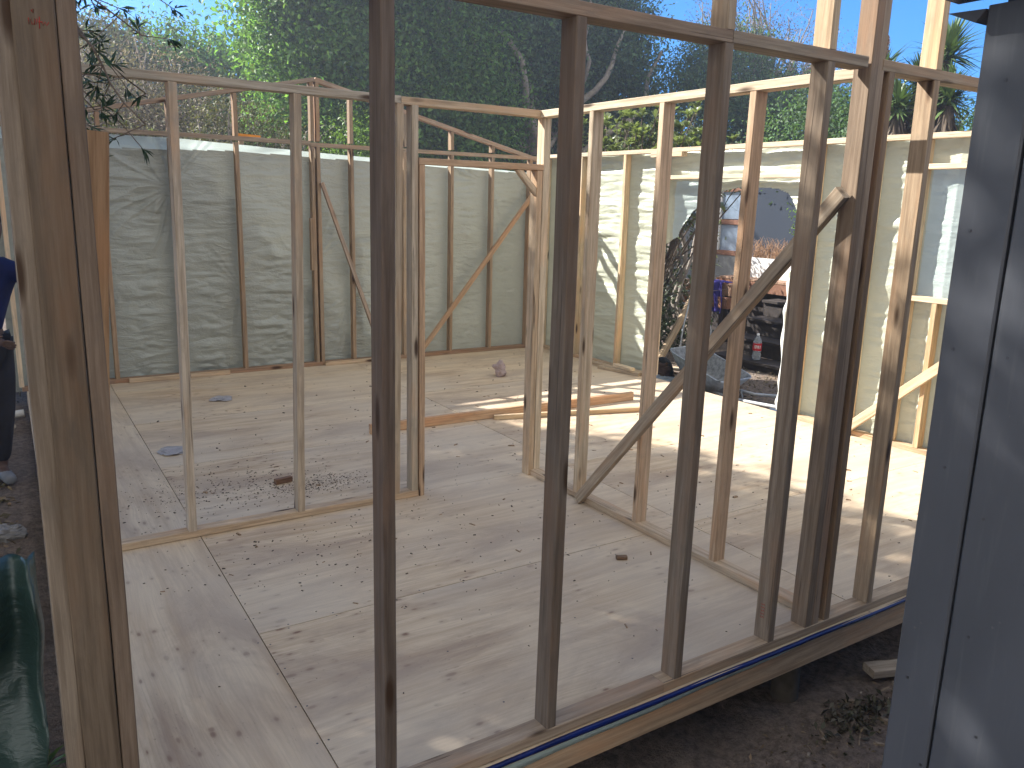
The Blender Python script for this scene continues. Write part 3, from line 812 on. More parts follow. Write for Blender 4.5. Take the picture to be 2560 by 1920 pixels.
tree('evergreen_tree', 'dark spreading evergreen with bare pale limbs in its open middle, behind the partition corner', 'tree', (9.8, 14.2, -.2),
     [(9.0, 14.6, 5.0, 2.0, 1.2, 2.2), (10.6, 14.8, 5.4, 2.0, 1.3, 2.0), (9.2, 15.0, 2.6, 2.2, .9, 1.1), (11.8, 15.2, 4.3, 1.8, 1.2, 2.2), (10.5, 15.4, 3.0, 2.6, .8, 1.6)],
     FIGD, BARK_PALE, 2500, 75, .13, .5, .50, trunk=[(9.8, 14.2, -.3), (9.9, 14.1, 2.0), (9.3, 13.9, 3.6)], nlimb=46, seed=5, k_=1.42, tr=.24, twigs=1, group='big evergreens behind the building',
     boughs=[limb((9.9, 13.9, 2.2), (8.0, 13.4, 5.6), .12, .03, 12, .12), limb((8.9, 13.7, 4.0), (7.4, 13.2, 4.9), .07, .02, 10, .12), limb((9.9, 13.9, 2.4), (11.3, 13.5, 5.2), .12, .03, 12, .10), limb((10.5, 13.8, 3.6), (10.3, 13.4, 5.8), .07, .02, 9, .12), limb((10.0, 13.9, 2.2), (12.6, 13.8, 5.0), .10, .03, 12, .12)])
tree('dark_shrubby_tree', 'dark bushy tree behind the right wall between the tall front posts', 'tree', (13.6, 13.2, -.2),
     [(13.2, 13.0, 3.2, 1.6, 1.2, 1.7), (15.2, 12.2, 3.0, 1.8, 1.4, 1.6), (14.2, 13.4, 4.6, 1.2, 1.0, 1.0), (16.6, 11.2, 2.9, 1.6, 1.3, 1.4)],
     FIGD, BARK, 1500, 64, .11, .5, .5, nlimb=36, seed=8, k_=1.42, tr=.18, twigs=1)
tree('bare_brown_tree', 'thinly leaved brown twiggy tree against the sky between the tall posts', 'tree', (15.4, 13.6, -.2),
     [(15.6, 13.2, 5.2, 1.5, 1.2, 1.2), (16.9, 12.9, 4.9, 1.4, 1.1, 1.1), (14.3, 13.6, 5.8, 1.1, 1.0, 1.0)],
     leaf_mat('brown_leaf', (.20, .14, .10), .2, .8, .2), BARK_PALE, 330, 16, .07, .45, .40, nlimb=110, seed=9, k_=1.42, tr=.12, twigs=6, shell=.2)
# far left thicket
tree('dry_thicket_tree', 'pale grey dry thicket tree standing behind the left part of the back wall', 'tree', (2.5, 16.5, -.1),
     [(2.6, 16.4, 2.4, 1.4, 1.2, 1.6), (3.5, 17.0, 3.0, 1.3, 1.1, 1.5), (2.2, 17.2, 3.6, 1.3, 1.1, 1.0)],
     DRY, BARK_PALE, 700, 26, .07, .4, .36, nlimb=110, seed=11, tr=.12, twigs=5, shell=.3, group='dry thicket behind the back wall')
tree('dry_thicket_tree', 'yellow olive and grey dry bush just left of the bright evergreen', 'tree', (4.1, 15.0, -.1),
     [(3.9, 15.0, 2.4, 1.1, .9, 1.3), (4.8, 15.3, 2.0, .9, .8, 1.1), (3.2, 14.6, 1.9, .9, .8, .9)],
     OLIVE, BARK_PALE, 560, 26, .07, .4, .34, nlimb=90, seed=12, tr=.10, twigs=5, shell=.3, tone=(1.0, .95, .8), group='dry thicket behind the back wall')
tree('dry_thicket_tree', 'small olive bush behind the back wall beside the left corner studs', 'tree', (1.6, 13.0, -.1),
     [(1.6, 13.0, 1.9, .9, .8, .9)],
     OLIVE, BARK_PALE, 200, 26, .07, .4, .34, nlimb=50, seed=13, tr=.08, twigs=5, shell=.3, group='dry thicket behind the back wall')
tree('round_green_tree', 'rounded mid green tree crown far behind the grey thicket', 'tree', (8.0, 27, 0),
     [(7.4, 26.5, 4.6, 2.6, 2, 2.0), (5.2, 27, 4.8, 2.2, 2, 1.7), (9.4, 27, 4.4, 2.4, 2, 2.0)],
     FIG, BARK, 900, 40, .17, .5, .7, nlimb=20, seed=14, tr=.25, tone=(.8, .9, .8))
tree('round_green_tree', 'greyish olive tree crown at the skyline above the left part of the back wall', 'tree', (3.6, 27, 0),
     [(3.2, 26, 4.5, 2.0, 1.6, 1.9), (1.6, 27, 4.0, 1.6, 1.6, 1.8)],
     OLIVE, BARK_PALE, 700, 36, .15, .45, .6, nlimb=30, seed=15, tr=.25, tone=(1.1, 1.05, 1.0))
tree('bright_shrub', 'bright yellow green sunlit shrub seen through the frame below the gable peak', 'shrub', (4.75, 11.6, -.1),
     [(4.75, 11.6, 2.2, .42, .4, .8), (4.9, 11.7, 1.5, .5, .4, .6)],
     LIME, BARK, 170, 40, .07, .5, .26, nlimb=20, seed=16, k_=1.42, tr=.05)

# ---- broad leaved hedge just beyond the right wall
HEDGE = leaf_mat('long_hedge_leaf', (.23, .27, .13), .3, .35, .6)
def whorl_plant(name, label, cat, base, stems, leaf, n_leaf=16, size=.16, aspect=.24, seed=1, group=None, spread=.35, up=.4, levels=5, bark=BARK):
    rng = np.random.default_rng(seed); rs = random.Random(seed)
    T = thing(name, label, cat, base, group)
    C = []; Dd = []; Nn = []; paths = []
    for (x, y, z) in stems:
        b = Vector(base)+Vector((rs.uniform(-.1, .1), rs.uniform(-.1, .1), 0)); e = Vector((x, y, z))
        path = limb(b, e, .016, .005, 8, .05, rs=rs); paths.append([(p[0]-base[0], p[1]-base[1], p[2]-base[2], p[3]) for p in path])
        for lv in range(levels):
            u = 1-lv*.085*(1.0)
            c = b.lerp(e, u)+Vector((rs.uniform(-.02, .02), rs.uniform(-.02, .02), 0))
            for k in range(n_leaf//2 if lv else n_leaf):
                a = rs.uniform(0, 2*math.pi); el = up+rs.uniform(-.35, .45)+(.5 if lv == 0 else 0)
                d = Vector((math.cos(a)*math.cos(el), math.sin(a)*math.cos(el), math.sin(el)))
                C.append(c); Dd.append(d); Nn.append(Vector((0, 0, 1)))
    C = np.array(C); Dd = np.array(Dd); Nn = np.array(Nn)
    # three-piece arching leaves
    n = len(C); L_ = size*rng.uniform(.6, 1.2, (n, 1)); s = np.cross(Dd, Nn); s /= np.linalg.norm(s, axis=1, keepdims=True)+1e-6
    w = L_*aspect*.5; dn = np.array([0, 0, -1.0])
    rows = []
    for u, ww in ((0, .3), (.3, 1), (.65, .9), (1, .05)):
        m = C+Dd*L_*u+dn*L_*(u*u)*.45
        rows.append(m-s*w*ww); rows.append(m+s*w*ww)
    V = np.stack(rows, 1).reshape(-1, 3)-np.array(base)
    i = np.arange(n)[:, None]*8
    F = np.concatenate([i+np.array([[0, 1, 3, 2]]), i+np.array([[2, 3, 5, 4]]), i+np.array([[4, 5, 7, 6]])])
    col = np.repeat(rng.uniform(.7, 1.35, (n, 1))*np.ones((1, 3)), 8, 0)
    link('leaves', np_mesh('leaves', V, F, False, None, col), leaf, T, base)
    V2, F2 = tubes(paths, 6); link('stems', py_mesh('stems', V2, F2, True), bark, T, base)
    return T
hb = [((7.05, 8.9), (7.0, 8.75), 2.88, 'leftmost, near the back corner'), ((7.1, 8.5), (7.0, 8.15), 2.84, 'second from the left'), ((7.3, 8.6), (7.0, 7.65), 3.00, 'tallest, in the middle of the hedge'), ((7.4, 8.7), (6.95, 7.1), 2.80, 'just right of the tallest one'), ((7.4, 8.8), (6.95, 6.72), 2.56, 'lowest, at the right end of the hedge')]
for i, (b_, (x, y), h, w) in enumerate(hb):
    rs = random.Random(20+i)
    st = [(x+rs.uniform(-.35, .35), y+rs.uniform(-.45, .45), h-rs.uniform(0, .5)) for _ in range(30)]+[(x, y, h)]
    whorl_plant('hedge_shrub', 'long leaved shrub above the right wall, '+w, 'shrub', (b_[0], b_[1], -.3), st, HEDGE, 15, .17, .25, 20+i, 'leafy hedge shrubs beyond the right wall', levels=4)

# ---- yuccas
YUC = leaf_mat('yucca_leaf', (.10, .155, .055), .15, .45, .45)
YDRY = leaf_mat('dead_yucca_leaf', (.19, .15, .115), .1, .85, .1)
def yucca(label, base, heads, seed, flower=None):
    rng = np.random.default_rng(seed); rs = random.Random(seed)
    T = thing('yucca', label, 'yucca', base, 'yuccas beyond the right wall')
    V = []; cols = []; Vd = []; cd = []; paths = []
    for (x, y, z, R) in heads:
        paths.append([(p[0]-base[0], p[1]-base[1], p[2]-base[2], p[3]) for p in limb(base, (x, y, z), .12, .07, 8, .06, rs=rs)])
        for k in range(190):
            a = rs.uniform(0, 2*math.pi); el = rs.uniform(-.35, 1.45); d = Vector((math.cos(a)*math.cos(el), math.sin(a)*math.cos(el), math.sin(el)))
            s = d.cross(Vector((0, 0, 1))).normalized(); L_ = R*rs.uniform(.75, 1.1); w = .022; o = Vector((x, y, z+rs.uniform(-.15, .1)))
            for u, ww in ((0, .8), (.45, 1), (1, .02)):
                m = o+d*L_*u+Vector((0, 0, -1))*L_*u*u*.18
                V += [tuple(m-s*w*ww-Vector(base)), tuple(m+s*w*ww-Vector(base))]
            cols += [rs.uniform(.6, 1.5)]*6
        for k in range(220):
            a = rs.uniform(0, 2*math.pi); h = rs.uniform(.1, 1.1); el = rs.uniform(-1.45, -.9); d = Vector((math.cos(a)*math.cos(el), math.sin(a)*math.cos(el), math.sin(el)))
            s = d.cross(Vector((0, 0, 1))).normalized(); L_ = R*rs.uniform(.6, 1.0); w = .016; o = Vector((x, y, z-h*.9))
            for u, ww in ((0, .8), (.45, 1), (1, .02)):
                m = o+d*L_*u+Vector((math.cos(a), math.sin(a), 0))*.07
                Vd += [tuple(m-s*w*ww-Vector(base)), tuple(m+s*w*ww-Vector(base))]
            cd += [rs.uniform(.5, 1.4)]*6
    def mk(nm, V, c, m):
        V = np.array(V); n = len(V)//6; i = np.arange(n)[:, None]*6
        F = np.concatenate([i+np.array([[0, 1, 3, 2]]), i+np.array([[2, 3, 5, 4]])])
        link(nm, np_mesh(nm, V, F, False, None, np.array(c)[:, None]*np.ones((1, 3))), m, T, base)
    mk('leaf_head', V, cols, YUC); mk('dead_leaf_skirt', Vd, cd, YDRY)
    if flower:
        x, y, z, h, w, c = flower
        C = []; 
        for k in range(520):
            u = rs.random(); a = rs.uniform(0, 6.28); r = w*math.sin(min(1, u*1.1+.15)*math.pi)*rs.uniform(.5, 1)
            C.append((x+math.cos(a)*r-base[0], y+math.sin(a)*r-base[1], z+u*h-base[2]))
        C = np.array(C); Vv_, Ff, cc_ = leaf_quads(C, np.tile([0, 0, 1.0], (len(C), 1)), .07, .7, rng, tvar=.2, droop=1)
        link('flower_spike', np_mesh('flower', Vv_, Ff, False, None, cc_), leaf_mat('flower_petal', c, .4, .6, .3), T, base)
        paths.append([(x-base[0], y-base[1], z-.3-base[2], .03), (x-base[0], y-base[1], z+h-base[2], .01)])
    V2, F2 = tubes(paths, 8); link('trunk', py_mesh('trunk', V2, F2, True), BARK, T, base)
yucca('left yucca clump with a pinkish spike, between the two rightmost tall posts', (11.6, 7.9, -.2), [(11.4, 7.75, 3.75, .55), (11.8, 7.35, 3.65, .55), (11.2, 7.3, 3.25, .5), (11.7, 8.0, 3.2, .5)], 31, (11.4, 7.75, 3.85, .45, .05, (.45, .30, .26)))
yucca('yucca with the big cream flower head beside the rightmost tall post', (11.4, 6.55, -.2), [(11.2, 6.65, 3.85, .60), (11.0, 6.45, 3.3, .5)], 32, (11.15, 6.78, 3.75, .62, .17, (.75, .72, .52)))
yucca('right yucca half hidden by the blue grey wall', (11.8, 5.9, -.2), [(11.6, 6.0, 3.3, .60), (11.5, 5.7, 2.95, .5), (11.9, 5.4, 3.4, .5)], 33, (11.6, 6.0, 3.45, .35, .05, (.5, .38, .32)))
tree('dark_ivy_tree', 'dark ivy covered tree trunk and foliage behind the yuccas', 'tree', (12.8, 8.4, -.2),
     [(12.8, 8.6, 2.6, 1.2, 1.0, .9), (13.2, 7.2, 2.5, 1.0, 1.2, .9), (12.6, 9.6, 2.9, 1.0, 1.0, 1.0)], FIGD, BARK, 420, 46, .08, .5, .4, nlimb=20, seed=36, tr=.14)

# ---- shading tree on the left; its branch tips hang into the picture
BOT = leaf_mat('narrow_dark_leaf', (.045, .085, .052), .25, .40, .45)
def shade_ok(p):   # keep the crown where its shade falls on the left of the floor
    x = p[:, 0]+.8*p[:, 2]; y = p[:, 1]-p[:, 2]
    lim = np.interp(y, [-4, -.5, 2, 2.6, 4, 4.8, 5.2, 6.3, 9], [4.2, 4.3, 4.5, 4.25, 4.3, 4.0, 3.5, 3.3, 3.6])
    return lim-x
GAPS = [(2.77, -.62, .10), (2.93, -.87, .12), (3.2, -1.13, .10), (2.16, .03, .10), (2.24, -.06, .06), (2.59, 2.76, .09), (2.31, 2.48, .10), (1.64, 2.11, .08), (1.81, 2.88, .07), (1.21, 2.09, .07), (.86, 6.71, .07), (.87, 6.33, .08), (.71, 5.83, .07), (.74, 3.44, .05),
        (2.17, 1.13, .06), (2.41, .70, .05), (3.10, .66, .07), (3.78, .5, .08), (2.59, -.15, .05), (3.63, .98, .08), (3.42, 1.24, .07), (4.2, .26, .10), (4.45, -.06, .14)]  # holes cut through the crown where sun flecks should land
def gap_ok(p):
    x = p[:, 0]+.8*p[:, 2]; y = p[:, 1]-p[:, 2]; ok = np.ones(len(p), bool)
    for a, b_, r in GAPS: ok &= ((x-a)/1.3)**2+(y-b_)**2 > r*r
    return ok
def shade_tree(label, base, boxlo, boxhi, ncl, per, seed, size=.15, aspect=.26, r=.42, xmax=None, branch=True):
    rng = np.random.default_rng(seed); rs = random.Random(seed)
    T = thing('narrow_leaved_tree', label, 'tree', base, None)
    q = rng.uniform(boxlo, boxhi, (ncl*4, 3)); c = (np.array(boxlo)+boxhi)/2; h = (np.array(boxhi)-boxlo)/2
    e = (((q-c)/h)**2).sum(1); m = (e < 1.25)
    so_ = shade_ok(q); pr = np.clip((so_-.05)/.35, 0, 1)
    m &= rng.random(len(q)) < pr
    if xmax is not None: m &= q[:, 0] < (xmax(q[:, 1]))
    q = q[m][:ncl]
    C = (q[:, None, :]+rng.normal(size=(len(q), per, 3))*r*.5).reshape(-1, 3)
    ok = (shade_ok(C) > -.15) & gap_ok(C)
    if xmax is not None: ok &= C[:, 0] < xmax(C[:, 1])+.05
    C = C[ok]
    V, F, col = leaf_quads(C, np.tile([0, 0, 1.0], (len(C), 1)), size, aspect, rng, .2, (1, 1, 1), .3, .3)
    V = V-np.array(base)
    link('crown', np_mesh('crown', V, F, False, None, col), BOT, T, base)
    paths = []
    top = (c[0]-.3, c[1], boxlo[2]+h[2]*.6)
    tp = limb((base[0], base[1], base[2]-.1), top, .20, .10, 8, .05, rs=rs); paths.append(tp)
    for k in rng.choice(len(q), min(60, len(q)), replace=False):
        s = tp[rs.randint(3, len(tp)-1)]; paths.append(limb(s[:3], q[k], .06, .01, 8, .1, rs=rs))
    return T, paths, q
# unseen crown shaped and holed to place shade and sun flecks; twigs reach in
T1, paths1, q1 = shade_tree('narrow leaved dark tree whose twigs hang in at the top left', (-3.2, 5.6, -.2), (-7.0, 1.2, 2.9), (-.3, 9.6, 7.6), 2100, 46, 41, .16, .34, .50, xmax=lambda y: -.12+.05*np.maximum(0, y-5.5))
rs = random.Random(77)
C = []; Dd = []
tw = [((-.6, 3.9, 3.5), (.62, 4.0, 2.62)), ((-.5, 4.0, 3.3), (.66, 3.9, 2.42)), ((-.4, 4.1, 3.1), (.68, 4.0, 2.20)), ((-.3, 3.8, 2.9), (.62, 3.7, 2.05)), ((-.5, 3.8, 3.4), (.50, 3.9, 2.30)), ((-.4, 4.0, 3.2), (.42, 4.0, 2.52)), ((-.6, 4.2, 3.6), (.80, 4.3, 2.66)), ((-.4, 3.8, 3.0), (.45, 3.8, 2.10)), ((-.3, 3.7, 2.8), (.42, 3.7, 1.98)), ((-.2, 3.9, 3.1), (.52, 4.1, 2.60)), ((-.2, 3.9, 3.1), (.38, 4.1, 2.68)), ((-.4, 3.9, 3.0), (.56, 3.9, 2.06))]
for a, b2 in tw:
    pth = limb(a, b2, .010, .003, 14, .10, rs=rs); paths1.append(pth)
    for p in pth[6:]:
        subs = [Vector(p[:3])]
        for _ in range(1 if rs.random() < .8 else 2):
            e = Vector(p[:3])+Vector((rs.uniform(-.13, .15), rs.uniform(-.13, .13), rs.uniform(-.13, .05)))
            paths1.append([(p[0], p[1], p[2], .0025), (e.x, e.y, e.z, .0015)]); subs.append(e)
        for s_ in subs[1:]:
            ax = (s_-Vector(p[:3])).normalized()
            for k in range(9):
                d = (ax*.8+Vector((rs.gauss(0, 1), rs.gauss(0, 1), rs.gauss(0, 1)))*.62).normalized()
                C.append(s_-ax*rs.uniform(0, .035)); Dd.append(d)
rng = np.random.default_rng(4)
V, F, col = leaf_quads(np.array(C), np.tile([0, 0, 1.0], (len(C), 1)), .062, .20, rng, .1, (.9, .95, 1), .35, 0, np.array(Dd))
link('hanging_leaves', np_mesh('hanging_leaves', V-np.array((-3.2, 5.6, -.2)), F, False, None, col), BOT, T1, (-3.2, 5.6, -.2))
V2, F2 = tubes([[(p[0]+3.2, p[1]-5.6, p[2]+.2, p[3]) for p in q] for q in paths1], 6)
link('trunk', py_mesh('trunk', V2, F2, True), BARK, T1, (-3.2, 5.6, -.2))
T2, paths2, q2 = shade_tree('mostly unseen tall dark tree added beyond the back left corner for shade', (-2.4, 13.0, -.2), (-6.0, 9.0, 2.6), (.9, 16.0, 8.6), 900, 56, 42, .19, .36, .55, xmax=lambda y: .055*y-.35)  # extra tree kept mostly out of view, added to shade the back sheet
V2, F2 = tubes([[(p[0]+2.4, p[1]-13, p[2]+.2, p[3]) for p in q] for q in paths2], 6)
link('trunk', py_mesh('trunk', V2, F2, True), BARK, T2, (-2.4, 13, -.2))

# ------------------------------------------------------------------ blue grey neighbouring wall on the right
def paint_mat():
    m, t, b = mat('blue_grey_paint'); P = N(t, 'ShaderNodeTexCoord').outputs['Object']
    n1 = noisen(t, mapping(t, P, (3, 3, 1.2)), 1, 5, .6); n2 = noisen(t, mapping(t, P, (60, 60, 4)), 1, 4, .6); n3 = noisen(t, mapping(t, P, (45, 45, 45), (2, 1, 5)), 1, 3, .6)
    c = mix(t, ramp(t, n1, [(.3, 0.0), (.7, 1.0)]), (.074, .080, .093, 1), (.100, .106, .122, 1))
    c = mix(t, ramp(t, n2, [(.56, 0.0), (.75, .5)]), c, (.13, .135, .145, 1))
    c = mix(t, ramp(t, n3, [(.74, 0.0), (.80, .5)]), c, (.19, .18, .17, 1))
    L(t, c, b.inputs['Base Color']); b.inputs['Specular IOR Level'].default_value = .45
    L(t, ramp(t, n1, [(.3, .36), (.7, .55)]), b.inputs['Roughness'])
    bump(t, b, math_(t, 'ADD', n2, math_(t, 'MULTIPLY', n1, 3.0)), .22, .002)
    return m
NAVY = paint_mat()
NAVY_D = simple('dark_blue_paint', (.030, .050, .085), .5, nscale=3, var=.1, bmp=.05)
Hh = thing('painted_hut_wall', 'blue grey painted board wall of the hut at the right edge of the picture', 'wall', (1.65, 0, -.38))
def board(y0_, y1_, z0, z1, x0=1.600, th=.022):
    c = Vector((x0+th/2, (y0_+y1_)/2, (z0+z1)/2)); me = beam_mesh(th, abs(y1_-y0_), z1-z0, cham=.004, bow=.0015, seg=14, wob=.0004)
    link('wall_board', me, NAVY, Hh, c)
board(.790, .886, -.38, 2.155)
yb = .7845
while yb > -1.3:
    board(yb-.196, yb, -.38, 2.30); yb -= .2015
me = beam_mesh(.05, 2.25, 2.7, cham=.002, seg=2); link('wall_core', me, NAVY_D, Hh, (1.650, -.26, .95))
link('barge_board', beam_mesh(.05, .17, 2.3, cham=.003, seg=4), NAVY_D, Hh, (1.570, -.212, 2.250), Matrix.Rotation(rad(90), 3, 'X'))
V = [(1.60, .888, 2.150), (1.60, .962, 2.153), (1.60, .905, 2.128), (1.90, .888, 2.150), (1.90, .962, 2.153), (1.90, .905, 2.128)]
V = [(a-1.65, b, c+.38) for a, b, c in V]
link('eave_end', py_mesh('eave_end', V, [(0, 2, 1), (3, 4, 5), (0, 1, 4, 3), (1, 2, 5, 4), (2, 0, 3, 5)]), NAVY, Hh, (1.65, 0, -.38))
V = []; F = []
for k, (y_, z_) in enumerate([(.835, 2.02), (.842, 1.28), (.86, 1.52), (.80, .62), (.855, .80), (.752, 1.86), (.755, 1.52), (.752, 1.20), (.745, .95), (.83, .45), (.86, 1.75), (.69, 1.60), (.66, 1.1), (.70, .75)]):
    s = nail((1.612, y_, z_), (-1, 0, 0), Hh, .0015, .012, 'nail')

# ------------------------------------------------------------------ beyond the torn doorway
DECKW = simple('deck_wood', (.33, .20, .13), .7, nscale=12, var=.35, bmp=.3)
REDW = simple('red_brown_timber', (.22, .105, .062), .75, nscale=12, var=.3, bmp=.3)
DARKW = simple('dark_timber', (.045, .036, .032), .85, nscale=12, var=.4, bmp=.4)
dk = thing('deck', 'raised brown board deck behind the doorway carrying the white planter', 'deck', (10, 7.5, -.25))
for k, yy in enumerate(np.arange(6.0, 8.55, .118)):
    c = beam('deck_board', dk, (9.20, yy, .79), (11.9, yy, .79), .11, .028, (0, 1, 0), (.5, .4, .3), DECKW)
beam('edge_beam', dk, (9.23, 5.95, .70), (9.23, 8.60, .70), .15, .05, (0, 0, 1), BROWN, REDW)
for yy in (6.05, 7.2, 8.5): beam('deck_post', dk, (9.30, yy, -.3), (9.30, yy, .62), .09, .09, (1, 0, 0), BROWN, DARKW)
beam('shade_panel', dk, (9.40, 6.0, .2), (9.40, 8.9, .2), .9, .02, (0, 0, 1), BROWN, DARKW)  # dark panel standing in for the shaded space under the deck
beam('sleeper', dk, (8.95, 8.02, .64), (8.95, 9.1, .64), .16, .12, (0, 0, 1), BROWN, DECKW)
beam('sleeper', dk, (8.90, 8.02, .46), (8.90, 9.1, .46), .16, .12, (0, 0, 1), BROWN, REDW)
stp = thing('garden_steps', 'dark timber garden steps climbing to the deck, bottle on the lowest', 'steps', (8.6, 6.6, -.25))
for k in range(4):
    z = -.085+k*.22; x = 8.00+k*.30
    beam('tread', stp, (x+.16, 5.6, z-.015), (x+.16, 7.45, z-.015), .34, .035, (1, 0, 0), BROWN, DARKW)
    beam('riser', stp, (x+.04, 5.6, z-.125), (x+.04, 7.45, z-.125), .18, .02, (0, 0, 1), BROWN, DARKW)
WHITE = simple('white_paint', (.78, .78, .76), .45, nscale=6, var=.06, bmp=.1)
def frustum(name, parent, c, lx, ly, h, k, m, wall=.02, loc=None):
    a = [(-lx/2*k, -ly/2*k, 0), (lx/2*k, -ly/2*k, 0), (lx/2*k, ly/2*k, 0), (-lx/2*k, ly/2*k, 0)]
    b = [(-lx/2, -ly/2, h), (lx/2, -ly/2, h), (lx/2, ly/2, h), (-lx/2, ly/2, h)]
    bi = [(x*(1-2*wall/lx), y*(1-2*wall/ly), h) for x, y, _ in b]; ai = [(x*(1-2*wall/lx), y*(1-2*wall/ly), wall+h*.5) for x, y, _ in b]
    V = a+b+bi+ai; F = [(3, 2, 1, 0)]
    for i in range(4):
        j = (i+1) % 4; F += [(i, j, 4+j, 4+i), (4+i, 4+j, 8+j, 8+i), (8+i, 8+j, 12+j, 12+i)]
    F.append((12, 13, 14, 15))
    return link(name, py_mesh(name, V, F), m, parent, c)
pl = thing('planter', 'long white planter box of dry brown reeds on the deck', 'planter', (9.62, 7.85, .806))
frustum('planter_box', pl, (9.62, 7.85, .806), .30, 1.05, .285, .86, WHITE)
rs = random.Random(5); paths = []
for k in range(260):
    x = rs.uniform(-.12, .12); y = rs.uniform(-.48, .48); h = rs.uniform(.08, .30)
    paths.append([(x, y, .15, .004), (x+rs.uniform(-.05, .05), y+rs.uniform(-.06, .06), .285+h*.6, .003), (x+rs.uniform(-.1, .1), y+rs.uniform(-.12, .12), .285+h, .0015)])
V2, F2 = tubes(paths, 4); link('dry_reeds', py_mesh('reeds', V2, F2), simple('dry_reed', (.36, .22, .13), .8, nscale=30, var=.4), pl, (9.62, 7.85, .806))
bl = thing('blue_house', 'blue grey rendered house wall with a pale window seen through the torn doorway', 'house', (12.0, 9.0, -.3))
beam('wall', bl, (12.1, 7.0, .95), (12.1, 10.62, .95), 2.5, .2, (0, 0, 1), TAN, simple('blue_render', (.026, .036, .055), .8, nscale=2, var=.06, bmp=.1), wob=0, bow=0)
beam('wall', bl, (12.1, 11.9, .95), (12.1, 14.0, .95), 2.5, .2, (0, 0, 1), TAN, simple('grey_render', (.20, .21, .22), .8, nscale=2), wob=0, bow=0)
beam('low_wall', bl, (12.1, 10.622, .33), (12.1, 11.898, .33), 1.2, .18, (0, 0, 1), TAN, simple('grey_plinth', (.22, .22, .21), .8, nscale=2), wob=0, bow=0)
GLS = simple('pale_window_glass', (.22, .28, .36), .08, spec=.9, nscale=2, var=.25, bmp=0)
for (z0, z1) in ((.97, 1.47), (1.58, 2.1)):
    wn = beam('window_pane', bl, (12.05, 10.66, (z0+z1)/2), (12.05, 11.86, (z0+z1)/2), z1-z0, .01, (0, 0, 1), TAN, GLS, wob=0, bow=0)
for z_ in (.95, 1.525, 2.13): beam('window_frame', bl, (12.03, 10.64, z_), (12.03, 11.88, z_), .09, .07, (0, 0, 1), TAN, REDW)
for y_ in (10.66, 11.26, 11.86): beam('window_frame', bl, (12.02, y_, .99), (12.02, y_, 2.09), .05, .05, (0, 1, 0), TAN, WHITE)

# purple cloth over the sleepers
V = []; F = []; n = 26
for i in range(n+1):
    for j in range(n+1):
        u = i/n; v = j/n; y_ = 8.12+.34*u-.08*v*u+.02*math.sin(v*6)
        s = v*.62
        x_ = 9.06-min(s, .18)-.0*s+.03*math.sin(u*14+v*2)*min(1, v*2) if s < .18 else 8.86-.02*math.sin(u*14+v*2)-.02*v
        z_ = .735+.01 if s < .18 else .745-(s-.18)*1.0+.01*math.sin(u*20)
        V.append((x_, y_, z_+.02*noise.noise((u*4, v*4, 2))))
for i in range(n):
    for j in range(n):
        a = i*(n+1)+j; F.append((a, a+1, a+n+2, a+n+1))
cl = link('cloth', py_mesh('cloth', V, F, True), simple('purple_cloth', (.045, .035, .22), .85, nscale=6, var=.2, bmp=.3)); cl.modifiers.new('s', 'SOLIDIFY').thickness = .006
tag(cl, 'purple blue cloth hanging over the sleepers beside the deck', 'cloth')

# bottle
def lathe(prof, n=24):
    V = [(r*math.cos(2*math.pi*k/n), r*math.sin(2*math.pi*k/n), z) for r, z in prof for k in range(n)]
    F = [(i*n+k, i*n+(k+1) % n, (i+1)*n+(k+1) % n, (i+1)*n+k) for i in range(len(prof)-1) for k in range(n)]
    return V, F
bt = thing('drink_bottle', 'clear plastic drink bottle with a red label on the lowest step', 'bottle', (8.13, 6.82, -.083))
m, t, b = mat('clear_plastic'); b.inputs['Base Color'].default_value = (.85, .9, .95, 1); b.inputs['Roughness'].default_value = .08; b.inputs['Transmission Weight'].default_value = .75; b.inputs['IOR'].default_value = 1.25
V, F = lathe([(.001, .004), (.040, .0), (.052, .012), (.054, .06), (.051, .10), (.054, .16), (.054, .225), (.046, .262), (.024, .300), (.016, .312), (.016, .330)])
link('bottle_body', py_mesh('b', V, F, True), m, bt, (8.13, 6.82, -.083))
V, F = lathe([(.0175, .315), (.0175, .338), (.001, .339)]); link('cap', py_mesh('c', V, F, True), WHITE, bt, (8.13, 6.82, -.083))
V, F = lathe([(.0550, .125), (.0552, .15), (.0552, .21), (.0550, .218)]); lb = link('label', py_mesh('l', V, F, True), simple('red_label', (.55, .02, .03), .4, bmp=0, var=.05), bt, (8.13, 6.82, -.083))
# white script-like squiggle on the red label
paths = []
for (o, sc_) in ((-.55, 1), (-.05, 1), (.45, .9)):
    q = []
    for k in range(15):
        u = k/14; a = math.radians(218)+(o+.42*u-.12*math.sin(u*9))*1.0
        z_ = .172+.022*sc_*math.sin(u*9.5+o*3); q.append((.0562*math.cos(a), .0562*math.sin(a), z_, .0028))
    paths.append(q)
V2, F2 = tubes(paths, 5); s_ = link('lettering', py_mesh('s', V2, F2, True), WHITE, lb); s_.matrix_basis = Matrix.Identity(4)

